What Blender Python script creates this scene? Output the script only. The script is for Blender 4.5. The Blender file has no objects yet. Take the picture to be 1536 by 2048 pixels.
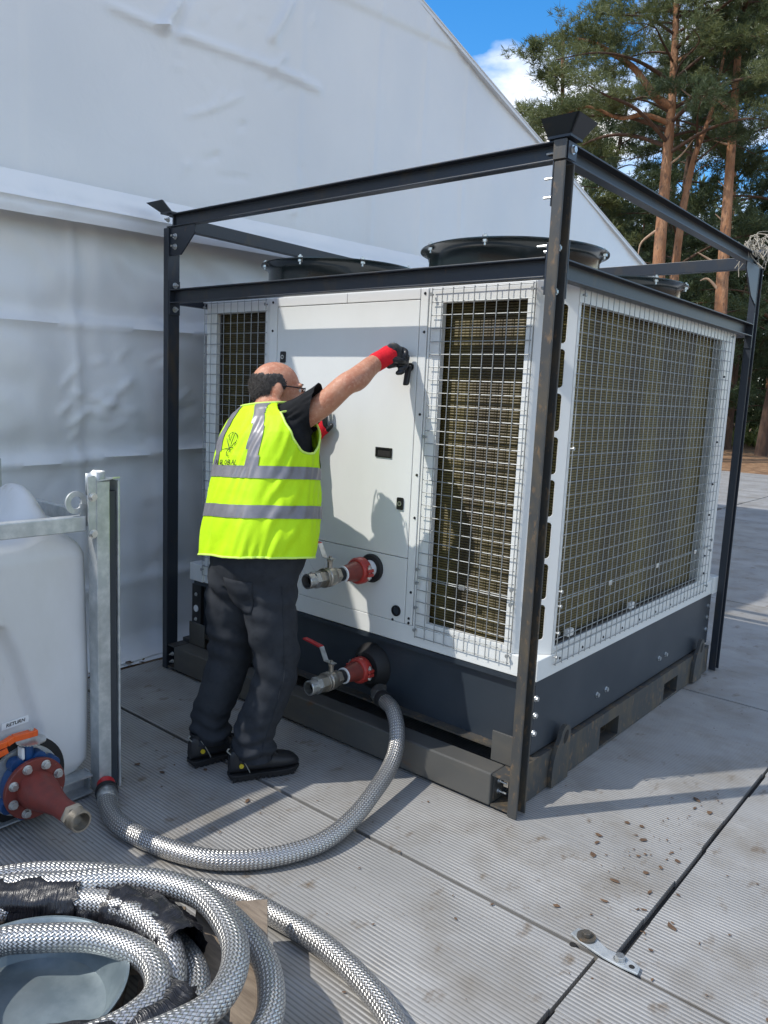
import bpy, math, random
import numpy as np
from mathutils import Vector as V, Matrix, noise

random.seed(7)
scene = bpy.context.scene
C = scene.collection
PI = math.pi

# ------------------------------------------------------------------ camera
cam_d = bpy.data.cameras.new('camera')
cam = bpy.data.objects.new('camera', cam_d); C.objects.link(cam)
cam_d.sensor_fit = 'HORIZONTAL'; cam_d.sensor_width = 36.0
cam_d.lens = 36.0 * 1558.385 / 1536.0
cam_d.clip_start = 0.05; cam_d.clip_end = 900
_f = V((-0.63152, 0.76116, -0.14769)); _r = V((0.76455, 0.64301, 0.04474)); _u = V((-0.12903, 0.08466, 0.98802))
M3 = Matrix((_r, _u, -_f)).transposed()
cam.matrix_world = Matrix.Translation((1.287, -2.3866, 1.5197)) @ M3.to_4x4()
scene.camera = cam

# ------------------------------------------------------------------ light
SUN = V((0.70, 1.0, -1.47)).normalized()          # direction the light travels
sun_d = bpy.data.lights.new('sun', 'SUN'); sun_d.energy = 3.25; sun_d.angle = math.radians(0.6)
sun_d.color = (1.0, 0.955, 0.88)
sun = bpy.data.objects.new('sun', sun_d); C.objects.link(sun)
sun.rotation_euler = SUN.to_track_quat('-Z', 'Y').to_euler()
sun.location = (-20, -30, 40)

world = bpy.data.worlds.new('World'); scene.world = world; world.use_nodes = True
nt = world.node_tree; nt.nodes.clear()
wo = nt.nodes.new('ShaderNodeOutputWorld'); bg = nt.nodes.new('ShaderNodeBackground')
sky = nt.nodes.new('ShaderNodeTexSky'); sky.sky_type = 'NISHITA'; sky.sun_disc = False
sky.sun_elevation = math.radians(50.3); sky.sun_rotation = math.radians(215)
sky.air_density = 1.0; sky.dust_density = 0.3; sky.ozone_density = 2.5
tc = nt.nodes.new('ShaderNodeTexCoord'); mp = nt.nodes.new('ShaderNodeMapping'); mp.inputs['Scale'].default_value = (1.0, 1.0, 2.2)
mp.inputs['Location'].default_value = (0.35, 0.1, 0.25)
nz = nt.nodes.new('ShaderNodeTexNoise'); nz.inputs['Scale'].default_value = 3.2; nz.inputs['Detail'].default_value = 7; nz.inputs['Roughness'].default_value = 0.55
cr = nt.nodes.new('ShaderNodeValToRGB'); cr.color_ramp.elements[0].position = 0.47; cr.color_ramp.elements[1].position = 0.62
mx = nt.nodes.new('ShaderNodeMixRGB'); mx.inputs['Color2'].default_value = (8.0, 7.9, 7.7, 1)
hs = nt.nodes.new('ShaderNodeHueSaturation'); hs.inputs['Saturation'].default_value = 1.38; hs.inputs['Value'].default_value = 1.25
L = nt.links.new
L(tc.outputs['Generated'], mp.inputs['Vector']); L(mp.outputs['Vector'], nz.inputs['Vector']); L(nz.outputs['Fac'], cr.inputs['Fac'])
L(sky.outputs['Color'], hs.inputs['Color']); L(hs.outputs['Color'], mx.inputs['Color1']); L(cr.outputs['Color'], mx.inputs['Fac']); L(mx.outputs['Color'], bg.inputs['Color'])
L(bg.outputs['Background'], wo.inputs['Surface'])
bg.inputs['Strength'].default_value = 0.15
scene.view_settings.view_transform = 'Standard'; scene.view_settings.look = 'None'
scene.view_settings.exposure = 0.36; scene.view_settings.gamma = 1.0
scene.view_settings.use_curve_mapping = False

# ------------------------------------------------------------------ materials
def new_mat(name):
    m = bpy.data.materials.new(name); m.use_nodes = True
    n = m.node_tree.nodes; b = n['Principled BSDF']
    return m, m.node_tree, n, b

def pm(name, col, rough=0.5, metal=0.0, col2=None, scale=6.0, lo=0.42, hi=0.62, detail=6, stretch=(1, 1, 1),
       bump=0.0, bscale=60.0, bdist=0.002, coat=0.0, spec=0.5, col3=None, scale3=20.0, lo3=0.6, hi3=0.7, sheen=0, bdetail=4):
    """principled material: base colour broken up by noise, fine relief by bump"""
    m, t, n, b = new_mat(name)
    tc = n.new('ShaderNodeTexCoord'); mp = n.new('ShaderNodeMapping'); mp.inputs['Scale'].default_value = stretch
    t.links.new(tc.outputs['Object'], mp.inputs['Vector'])
    b.inputs['Base Color'].default_value = (*col, 1); b.inputs['Roughness'].default_value = rough; b.inputs['Metallic'].default_value = metal
    b.inputs['Specular IOR Level'].default_value = spec
    b.inputs['Coat Weight'].default_value = coat; b.inputs['Coat Roughness'].default_value = 0.1
    if sheen: b.inputs['Sheen Weight'].default_value = sheen
    cur = None
    for c, s, l, h in ((col2, scale, lo, hi), (col3, scale3, lo3, hi3)):
        if c is None: continue
        z = n.new('ShaderNodeTexNoise'); z.inputs['Scale'].default_value = s; z.inputs['Detail'].default_value = detail; z.inputs['Roughness'].default_value = 0.62
        r = n.new('ShaderNodeValToRGB'); r.color_ramp.elements[0].position = l; r.color_ramp.elements[1].position = h
        x = n.new('ShaderNodeMixRGB')
        t.links.new(mp.outputs['Vector'], z.inputs['Vector']); t.links.new(z.outputs['Fac'], r.inputs['Fac']); t.links.new(r.outputs['Color'], x.inputs['Fac'])
        if cur is None: x.inputs['Color1'].default_value = (*col, 1)
        else: t.links.new(cur, x.inputs['Color1'])
        x.inputs['Color2'].default_value = (*c, 1); cur = x.outputs['Color']
    if cur is not None: t.links.new(cur, b.inputs['Base Color'])
    if bump:
        z = n.new('ShaderNodeTexNoise'); z.inputs['Scale'].default_value = bscale; z.inputs['Detail'].default_value = bdetail
        t.links.new(mp.outputs['Vector'], z.inputs['Vector'])
        bp = n.new('ShaderNodeBump'); bp.inputs['Strength'].default_value = bump; bp.inputs['Distance'].default_value = bdist
        t.links.new(z.outputs['Fac'], bp.inputs['Height']); t.links.new(bp.outputs['Normal'], b.inputs['Normal'])
    return m

M = {}
M['frame'] = pm('blue_black_painted_steel', (.016, .021, .030), .42, 0, (.05, .038, .024), 9, .56, .74, stretch=(1, 1, .35), bump=.25, bscale=90, bdist=.001, col3=(.10, .045, .018), scale3=34, lo3=.66, hi3=.74)
M['rusty'] = pm('worn_rusty_steel', (.055, .056, .055), .5, .2, (.105, .085, .058), 11, .46, .68, stretch=(1, 1, .5), bump=.3, bscale=80, bdist=.0012, col3=(.19, .125, .07), scale3=42, lo3=.56, hi3=.70)
M['skid'] = pm('grey_skid_steel', (.085, .084, .078), .5, .2, (.125, .112, .092), 5, .45, .7, stretch=(.4, 1, 1), bump=.25, bscale=70, bdist=.001, col3=(.16, .08, .035), scale3=13, lo3=.64, hi3=.75)
M['white'] = pm('white_cabinet_paint', (.70, .71, .69), .34, 0, (.63, .635, .61), 2.2, .35, .75, stretch=(1, 1, .5), bump=.06, bscale=260, bdist=.0006, col3=(.50, .485, .44), scale3=5.0, lo3=.66, hi3=.86)
M['navy'] = pm('navy_grey_base_paint', (.022, .030, .040), .38, 0, (.036, .044, .054), 3, .4, .7, bump=.1, bscale=200, bdist=.0005, col3=(.09, .09, .085), scale3=11, lo3=.70, hi3=.82)
M['cowl'] = pm('dark_glossy_cowl', (.006, .012, .013), .22, 0, (.02, .024, .024), 5, .5, .8, coat=.2)
M['black'] = pm('black_plastic', (.008, .008, .009), .4)
M['rubber'] = pm('black_rubber', (.010, .010, .011), .65, bump=.2, bscale=120)
M['void'] = pm('dark_interior', (.012, .011, .010), .8)
M['galv'] = pm('galvanised_steel', (.42, .45, .46), .48, .55, (.56, .58, .58), 26, .4, .65, bump=.08, bscale=60, bdist=.0006, col3=(.33, .35, .35), scale3=7, lo3=.5, hi3=.75)
M['wire'] = pm('galvanised_wire', (.34, .355, .355), .5, .5, (.25, .26, .26), 30, .4, .7)
M['zinc'] = pm('bright_zinc', (.62, .63, .62), .3, .85, (.45, .45, .43), 40, .4, .7)
M['nickel'] = pm('nickel_brass', (.40, .37, .32), .33, .8, (.30, .27, .22), 30, .4, .7, bump=.1, bscale=150)
M['redpaint'] = pm('red_oxide_paint', (.20, .035, .025), .5, 0, (.13, .03, .024), 25, .4, .7, bump=.4, bscale=160, bdist=.0015, col3=(.27, .15, .12), scale3=60, lo3=.68, hi3=.75)
M['redclamp'] = pm('red_clamp_paint', (.42, .04, .03), .42, 0, (.30, .03, .025), 20, .4, .7)
M['redlever'] = pm('red_lever_vinyl', (.50, .015, .02), .35)
M['bluepaint'] = pm('blue_valve_paint', (.012, .065, .20), .38, 0, (.010, .04, .12), 14, .4, .7)
M['orange'] = pm('orange_lever_paint', (.75, .11, .012), .4, 0, (.6, .08, .01), 12, .4, .7)
M['tank'] = pm('white_moulded_plastic', (.60, .605, .61), .42, 0, (.52, .52, .505), 3, .38, .72, bump=.08, bscale=40, bdist=.002, col3=(.36, .32, .26), scale3=6, lo3=.62, hi3=.82, stretch=(1, 1, .5))
M['sticker'] = pm('white_sticker', (.72, .73, .74), .4)
M['ink'] = pm('black_ink', (.012, .012, .012), .6)
M['wood'] = pm('weathered_pallet_wood', (.25, .20, .15), .75, 0, (.15, .115, .085), 9, .4, .65, stretch=(1, 8, 8), bump=.4, bscale=30, bdist=.002)
M['soil'] = pm('soil_bark', (.075, .042, .022), .9, 0, (.14, .08, .04), 14, .4, .65, bump=.8, bscale=40, bdist=.03)
M['gravelbrown'] = M['soil']
M['leaf'] = pm('dry_leaf', (.13, .075, .04), .8, 0, (.08, .045, .025), 30)
M['skin'] = pm('skin', (.50, .235, .14), .56, 0, (.42, .155, .085), 16, .40, .68, bump=.35, bscale=120, bdist=.0014, col3=(.57, .31, .205), scale3=70, lo3=.5, hi3=.7)
M['hair'] = pm('short_grey_hair', (.036, .030, .027), .65, 0, (.10, .092, .085), 90, .42, .7, bump=.4, bscale=180, bdist=.002)
M['tee'] = pm('black_cotton', (.0075, .008, .0095), .85, 0, (.012, .013, .015), 20, bump=.15, bscale=60, bdist=.002, spec=.2)
M['vest'] = pm('lime_hi_vis_fabric', (.52, .81, .009), .62, 0, (.46, .75, .008), 6, .4, .7, bump=.6, bscale=17, bdist=.007, spec=.25, bdetail=6)
M['strip'] = pm('grey_reflective_tape', (.215, .210, .225), .42, .25, (.17, .165, .18), 16, .4, .7, bump=.15, bscale=40, bdist=.002)
M['binding'] = pm('pale_vest_binding', (.62, .84, .16), .6)
M['jeans'] = pm('charcoal_denim', (.023, .026, .032), .85, 0, (.036, .040, .047), 7, .35, .75, bump=.25, bscale=420, bdist=.0006, col3=(.016, .018, .022), scale3=22, lo3=.5, hi3=.8, spec=.2)
M['shoe'] = pm('black_shoe_leather', (.010, .011, .013), .5, bump=.15, bscale=160, bdist=.0006)
M['sole'] = pm('black_shoe_sole', (.009, .009, .009), .75)
M['yellow'] = pm('yellow_mark', (.55, .42, .02), .5)
M['piping'] = pm('grey_piping', (.25, .25, .22), .5)
M['glovered'] = pm('red_knit_glove', (.70, .018, .03), .8, 0, (.55, .012, .022), 60, .4, .7, bump=.4, bscale=260, bdist=.001, spec=.2)
M['gloveblk'] = pm('black_nitrile_coating', (.012, .012, .014), .36, bump=.35, bscale=90, bdist=.0012)
M['film'] = pm('black_stretch_film', (.006, .006, .008), .18, 0, bump=1.0, bscale=34, bdist=.012, stretch=(1, 1, 1), spec=.7, coat=.3)
def film_mat():
    m, t, n, b = new_mat('black_stretch_film')
    uv = n.new('ShaderNodeUVMap'); mp = n.new('ShaderNodeMapping'); mp.inputs['Scale'].default_value = (5, 60, 1); t.links.new(uv.outputs['UV'], mp.inputs['Vector'])
    z = n.new('ShaderNodeTexNoise'); z.inputs['Scale'].default_value = 1.0; z.inputs['Detail'].default_value = 5; z.inputs['Distortion'].default_value = .4; t.links.new(mp.outputs['Vector'], z.inputs['Vector'])
    bp = n.new('ShaderNodeBump'); bp.inputs['Strength'].default_value = .9; bp.inputs['Distance'].default_value = .006; t.links.new(z.outputs['Fac'], bp.inputs['Height']); t.links.new(bp.outputs['Normal'], b.inputs['Normal'])
    b.inputs['Base Color'].default_value = (.009, .009, .012, 1); b.inputs['Roughness'].default_value = .30; b.inputs['Specular IOR Level'].default_value = .6
    return m
M['film'] = film_mat()
M['pangalv'] = pm('dull_blue_galvanised', (.17, .215, .235), .38, .5, (.24, .29, .31), 14, .4, .65, bump=.08, bscale=40, col3=(.20, .23, .24), scale3=5, lo3=.5, hi3=.75)
M['string'] = pm('frayed_sacking', (.42, .38, .31), .9, 0, (.3, .27, .21), 40)
M['bark'] = pm('pine_bark_orange', (.26, .115, .05), .85, 0, (.36, .19, .10), 2.0, .4, .6, stretch=(3, 3, .8), bump=.8, bscale=9, bdist=.04, col3=(.12, .06, .035), scale3=4, lo3=.52, hi3=.66)
M['barkdark'] = pm('pine_bark_dark', (.10, .055, .033), .9, 0, (.06, .036, .025), 3, stretch=(3, 3, .8), bump=.8, bscale=9, bdist=.03)
M['deadwood'] = pm('bare_dead_wood', (.42, .28, .18), .8, 0, (.3, .2, .13), 8)

def needles_mat(name, a, b_, tr=.25):
    m, t, n, b = new_mat(name)
    oi = n.new('ShaderNodeNewGeometry'); tc = n.new('ShaderNodeTexCoord')
    z = n.new('ShaderNodeTexNoise'); z.inputs['Scale'].default_value = .9; z.inputs['Detail'].default_value = 3
    t.links.new(tc.outputs['Object'], z.inputs['Vector'])
    ma = n.new('ShaderNodeMath'); ma.operation = 'MULTIPLY_ADD'; ma.inputs[1].default_value = .45
    t.links.new(oi.outputs['Random Per Island'], ma.inputs[0]); t.links.new(z.outputs['Fac'], ma.inputs[2])
    r = n.new('ShaderNodeValToRGB'); r.color_ramp.elements[0].position = .35; r.color_ramp.elements[1].position = 1.0
    r.color_ramp.elements[0].color = (*a, 1); r.color_ramp.elements[1].color = (*b_, 1)
    t.links.new(ma.outputs[0], r.inputs['Fac']); t.links.new(r.outputs['Color'], b.inputs['Base Color'])
    b.inputs['Roughness'].default_value = .5
    tl = n.new('ShaderNodeBsdfTranslucent'); t.links.new(r.outputs['Color'], tl.inputs['Color'])
    ms = n.new('ShaderNodeMixShader'); ms.inputs['Fac'].default_value = tr
    t.links.new(b.outputs[0], ms.inputs[1]); t.links.new(tl.outputs[0], ms.inputs[2]); t.links.new(ms.outputs[0], n['Material Output'].inputs['Surface'])
    return m
M['needle'] = needles_mat('pine_needles', (.052, .080, .030), (.185, .205, .075), .35)
M['needledark'] = needles_mat('pine_needles_dark', (.030, .055, .027), (.105, .140, .058), .35)
M['fern'] = needles_mat('bracken', (.10, .13, .03), (.22, .24, .06))

def coil_mat(axis, k=1.0):
    """condenser fins: fine horizontal lamellae over an olive coating, columns of tubes behind"""
    m, t, n, b = new_mat('olive_coil_fins_' + axis)
    tc = n.new('ShaderNodeTexCoord'); sp = n.new('ShaderNodeSeparateXYZ'); t.links.new(tc.outputs['Object'], sp.inputs[0])
    def wave(sock, period, power):
        a = n.new('ShaderNodeMath'); a.operation = 'MULTIPLY'; a.inputs[1].default_value = PI / period; t.links.new(sock, a.inputs[0])
        s = n.new('ShaderNodeMath'); s.operation = 'SINE'; t.links.new(a.outputs[0], s.inputs[0])
        q = n.new('ShaderNodeMath'); q.operation = 'ABSOLUTE'; t.links.new(s.outputs[0], q.inputs[0])
        w = n.new('ShaderNodeMath'); w.operation = 'POWER'; w.inputs[1].default_value = power; t.links.new(q.outputs[0], w.inputs[0])
        return w.outputs[0]
    h = wave(sp.outputs['Z'], .011, .6)
    v = wave(sp.outputs[axis], .0265, .12)
    mu = n.new('ShaderNodeMath'); mu.operation = 'MULTIPLY'; t.links.new(h, mu.inputs[0]); t.links.new(v, mu.inputs[1])
    nz = n.new('ShaderNodeTexNoise'); nz.inputs['Scale'].default_value = 3.5; nz.inputs['Detail'].default_value = 2  # tall soft bands: the sheen of the coil painted into its colour
    mp = n.new('ShaderNodeMapping'); mp.inputs['Scale'].default_value = (1.6, 1.6, .12)
    t.links.new(tc.outputs['Object'], mp.inputs['Vector']); t.links.new(mp.outputs['Vector'], nz.inputs['Vector'])
    r = n.new('ShaderNodeValToRGB'); r.color_ramp.elements[0].position = .38; r.color_ramp.elements[1].position = .62
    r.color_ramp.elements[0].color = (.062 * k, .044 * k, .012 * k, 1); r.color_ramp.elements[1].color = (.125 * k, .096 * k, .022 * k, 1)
    t.links.new(nz.outputs['Fac'], r.inputs['Fac'])
    mx = n.new('ShaderNodeMixRGB'); mx.inputs['Color1'].default_value = (.014, .010, .004, 1)
    t.links.new(mu.outputs[0], mx.inputs['Fac']); t.links.new(r.outputs['Color'], mx.inputs['Color2']); t.links.new(mx.outputs['Color'], b.inputs['Base Color'])
    bp = n.new('ShaderNodeBump'); bp.inputs['Strength'].default_value = .9; bp.inputs['Distance'].default_value = .004
    t.links.new(mu.outputs[0], bp.inputs['Height']); t.links.new(bp.outputs['Normal'], b.inputs['Normal'])
    b.inputs['Roughness'].default_value = .5; b.inputs['Metallic'].default_value = .15
    return m
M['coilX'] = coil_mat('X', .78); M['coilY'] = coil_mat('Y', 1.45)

def track_mat():
    m, t, n, b = new_mat('ribbed_aluminium_trackway')
    tc = n.new('ShaderNodeNewGeometry'); sp = n.new('ShaderNodeSeparateXYZ'); t.links.new(tc.outputs['Position'], sp.inputs[0])
    a = n.new('ShaderNodeMath'); a.operation = 'MULTIPLY'; a.inputs[1].default_value = 2 * PI / .0142; t.links.new(sp.outputs['Y'], a.inputs[0])
    s = n.new('ShaderNodeMath'); s.operation = 'SINE'; t.links.new(a.outputs[0], s.inputs[0])
    def nse(scale, det, st=(1, 1, 1), rough=.6):
        mp = n.new('ShaderNodeMapping'); mp.inputs['Scale'].default_value = st; t.links.new(tc.outputs['Position'], mp.inputs['Vector'])
        z = n.new('ShaderNodeTexNoise'); z.inputs['Scale'].default_value = scale; z.inputs['Detail'].default_value = det; z.inputs['Roughness'].default_value = rough
        t.links.new(mp.outputs['Vector'], z.inputs['Vector']); return z.outputs['Fac']
    def ramp(f, l, h):
        r = n.new('ShaderNodeValToRGB'); r.color_ramp.elements[0].position = l; r.color_ramp.elements[1].position = h; t.links.new(f, r.inputs['Fac']); return r.outputs['Color']
    def mix(fac, c1, c2):
        x = n.new('ShaderNodeMixRGB'); t.links.new(fac, x.inputs['Fac'])
        for k, c in (('Color1', c1), ('Color2', c2)):
            if isinstance(c, tuple): x.inputs[k].default_value = (*c, 1)
            else: t.links.new(c, x.inputs[k])
        return x.outputs['Color']
    c = mix(ramp(nse(1.6, 5, (.6, 1.4, 1)), .35, .7), (.335, .328, .312), (.45, .44, .42))
    c = mix(ramp(nse(3.3, 8), .46, .70), c, (.285, .262, .228))
    c = mix(ramp(nse(9.0, 8, (1.3, .8, 1)), .60, .74), c, (.19, .145, .10))
    c = mix(ramp(nse(38, 4), .66, .76), c, (.20, .17, .14))
    g = n.new('ShaderNodeMath'); g.operation = 'MULTIPLY_ADD'; g.inputs[1].default_value = .5; g.inputs[2].default_value = .5; t.links.new(s.outputs[0], g.inputs[0])
    gr = ramp(g.outputs[0], .05, .45)
    x = n.new('ShaderNodeMixRGB'); x.blend_type = 'MULTIPLY'; x.inputs['Fac'].default_value = .36
    t.links.new(c, x.inputs['Color1']); t.links.new(gr, x.inputs['Color2'])
    t.links.new(x.outputs['Color'], b.inputs['Base Color'])
    b.inputs['Metallic'].default_value = .30
    rr = n.new('ShaderNodeMapRange'); rr.inputs['To Min'].default_value = .42; rr.inputs['To Max'].default_value = .68; t.links.new(nse(5, 5), rr.inputs['Value']); t.links.new(rr.outputs[0], b.inputs['Roughness'])
    wear = ramp(nse(2.1, 4), .36, .62)
    hm = n.new('ShaderNodeMath'); hm.operation = 'MULTIPLY'; t.links.new(s.outputs[0], hm.inputs[0]); t.links.new(wear, hm.inputs[1])
    bp = n.new('ShaderNodeBump'); bp.inputs['Strength'].default_value = .55; bp.inputs['Distance'].default_value = .0022; t.links.new(hm.outputs[0], bp.inputs['Height'])
    b2 = n.new('ShaderNodeBump'); b2.inputs['Strength'].default_value = .25; b2.inputs['Distance'].default_value = .004; t.links.new(nse(14, 4), b2.inputs['Height']); t.links.new(bp.outputs['Normal'], b2.inputs['Normal'])
    t.links.new(b2.outputs['Normal'], b.inputs['Normal'])
    return m
M['track'] = track_mat()

def pvc_mat():
    m, t, n, b = new_mat('white_pvc_sheet')
    tc = n.new('ShaderNodeTexCoord')
    z = n.new('ShaderNodeTexNoise'); z.inputs['Scale'].default_value = 1.3; z.inputs['Detail'].default_value = 5; t.links.new(tc.outputs['Object'], z.inputs['Vector'])
    r = n.new('ShaderNodeValToRGB'); r.color_ramp.elements[0].position = .3; r.color_ramp.elements[1].position = .75
    r.color_ramp.elements[0].color = (.71, .725, .735, 1); r.color_ramp.elements[1].color = (.79, .795, .79, 1)
    t.links.new(z.outputs['Fac'], r.inputs['Fac']); t.links.new(r.outputs['Color'], b.inputs['Base Color'])
    b.inputs['Roughness'].default_value = .30
    w = n.new('ShaderNodeTexNoise'); w.inputs['Scale'].default_value = 5; w.inputs['Detail'].default_value = 6; w.inputs['Distortion'].default_value = .6; t.links.new(tc.outputs['Object'], w.inputs['Vector'])
    bp = n.new('ShaderNodeBump'); bp.inputs['Strength'].default_value = .25; bp.inputs['Distance'].default_value = .02; t.links.new(w.outputs['Fac'], bp.inputs['Height']); t.links.new(bp.outputs['Normal'], b.inputs['Normal'])
    return m
M['pvc'] = pvc_mat()

def braid_mat():
    """woven stainless braid, drawn in the hose's own length/girth coordinates"""
    m, t, n, b = new_mat('stainless_wire_braid')
    uv = n.new('ShaderNodeUVMap'); sp = n.new('ShaderNodeSeparateXYZ'); t.links.new(uv.outputs['UV'], sp.inputs[0])
    def op(o, a, b_=None, c_=None):
        x = n.new('ShaderNodeMath'); x.operation = o
        for i, s in enumerate((a, b_, c_)):
            if s is None: continue
            if isinstance(s, (int, float)): x.inputs[i].default_value = s
            else: t.links.new(s, x.inputs[i])
        return x.outputs[0]
    U = op('MULTIPLY', sp.outputs['X'], 22.0); Vv = op('MULTIPLY', sp.outputs['Y'], 1 / .0130)
    p = op('ADD', U, Vv); q = op('SUBTRACT', U, Vv)
    par = op('MODULO', op('ADD', op('ADD', op('FLOOR', p), op('FLOOR', q)), 1000.0), 2.0)
    hp = op('ABSOLUTE', op('SINE', op('MULTIPLY', p, PI))); hq = op('ABSOLUTE', op('SINE', op('MULTIPLY', q, PI)))
    # over/under: strand of one direction on top in even cells, of the other in odd cells
    top = op('ADD', op('MULTIPLY', hp, par), op('MULTIPLY', hq, op('SUBTRACT', 1.0, par)))
    hh = op('POWER', top, .5)
    mx = n.new('ShaderNodeMixRGB'); mx.inputs['Color1'].default_value = (.07, .07, .068, 1); mx.inputs['Color2'].default_value = (.64, .63, .605, 1)
    r = n.new('ShaderNodeValToRGB'); r.color_ramp.elements[0].position = .25; r.color_ramp.elements[1].position = .8
    t.links.new(hh, r.inputs['Fac']); t.links.new(r.outputs['Color'], mx.inputs['Fac'])
    tint = n.new('ShaderNodeMixRGB'); tint.blend_type = 'MULTIPLY'; tint.inputs['Color2'].default_value = (.66, .66, .68, 1); t.links.new(par, tint.inputs['Fac'])  # one strand direction toned darker, painting in its different glint
    t.links.new(mx.outputs['Color'], tint.inputs['Color1']); t.links.new(tint.outputs['Color'], b.inputs['Base Color'])
    b.inputs['Metallic'].default_value = .88; b.inputs['Roughness'].default_value = .36
    bp = n.new('ShaderNodeBump'); bp.inputs['Strength'].default_value = .8; bp.inputs['Distance'].default_value = .0030
    t.links.new(hh, bp.inputs['Height']); t.links.new(bp.outputs['Normal'], b.inputs['Normal'])
    return m
M['braid'] = braid_mat()

def litter_mat():
    m, t, n, b = new_mat('pine_needle_litter')
    tc = n.new('ShaderNodeTexCoord')
    z = n.new('ShaderNodeTexNoise'); z.inputs['Scale'].default_value = 3; z.inputs['Detail'].default_value = 8; z.inputs['Roughness'].default_value = .75; t.links.new(tc.outputs['Object'], z.inputs['Vector'])
    r = n.new('ShaderNodeValToRGB'); r.color_ramp.elements[0].position = .36; r.color_ramp.elements[1].position = .68
    r.color_ramp.elements[0].color = (.085, .042, .018, 1); r.color_ramp.elements[1].color = (.38, .24, .12, 1)
    e = r.color_ramp.elements.new(.5); e.color = (.20, .105, .045, 1)
    t.links.new(z.outputs['Fac'], r.inputs['Fac']); t.links.new(r.outputs['Color'], b.inputs['Base Color'])
    b.inputs['Roughness'].default_value = .9
    bp = n.new('ShaderNodeBump'); bp.inputs['Strength'].default_value = .8; bp.inputs['Distance'].default_value = .05; t.links.new(z.outputs['Fac'], bp.inputs['Height']); t.links.new(bp.outputs['Normal'], b.inputs['Normal'])
    return m
M['litter'] = litter_mat()

# ------------------------------------------------------------------ mesh helpers
def frame_of(d):
    d = V(d).normalized()
    a = V((0, 0, 1)) if abs(d.z) < .9 else V((1, 0, 0))
    s = d.cross(a).normalized(); return d, s, s.cross(d).normalized()

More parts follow.
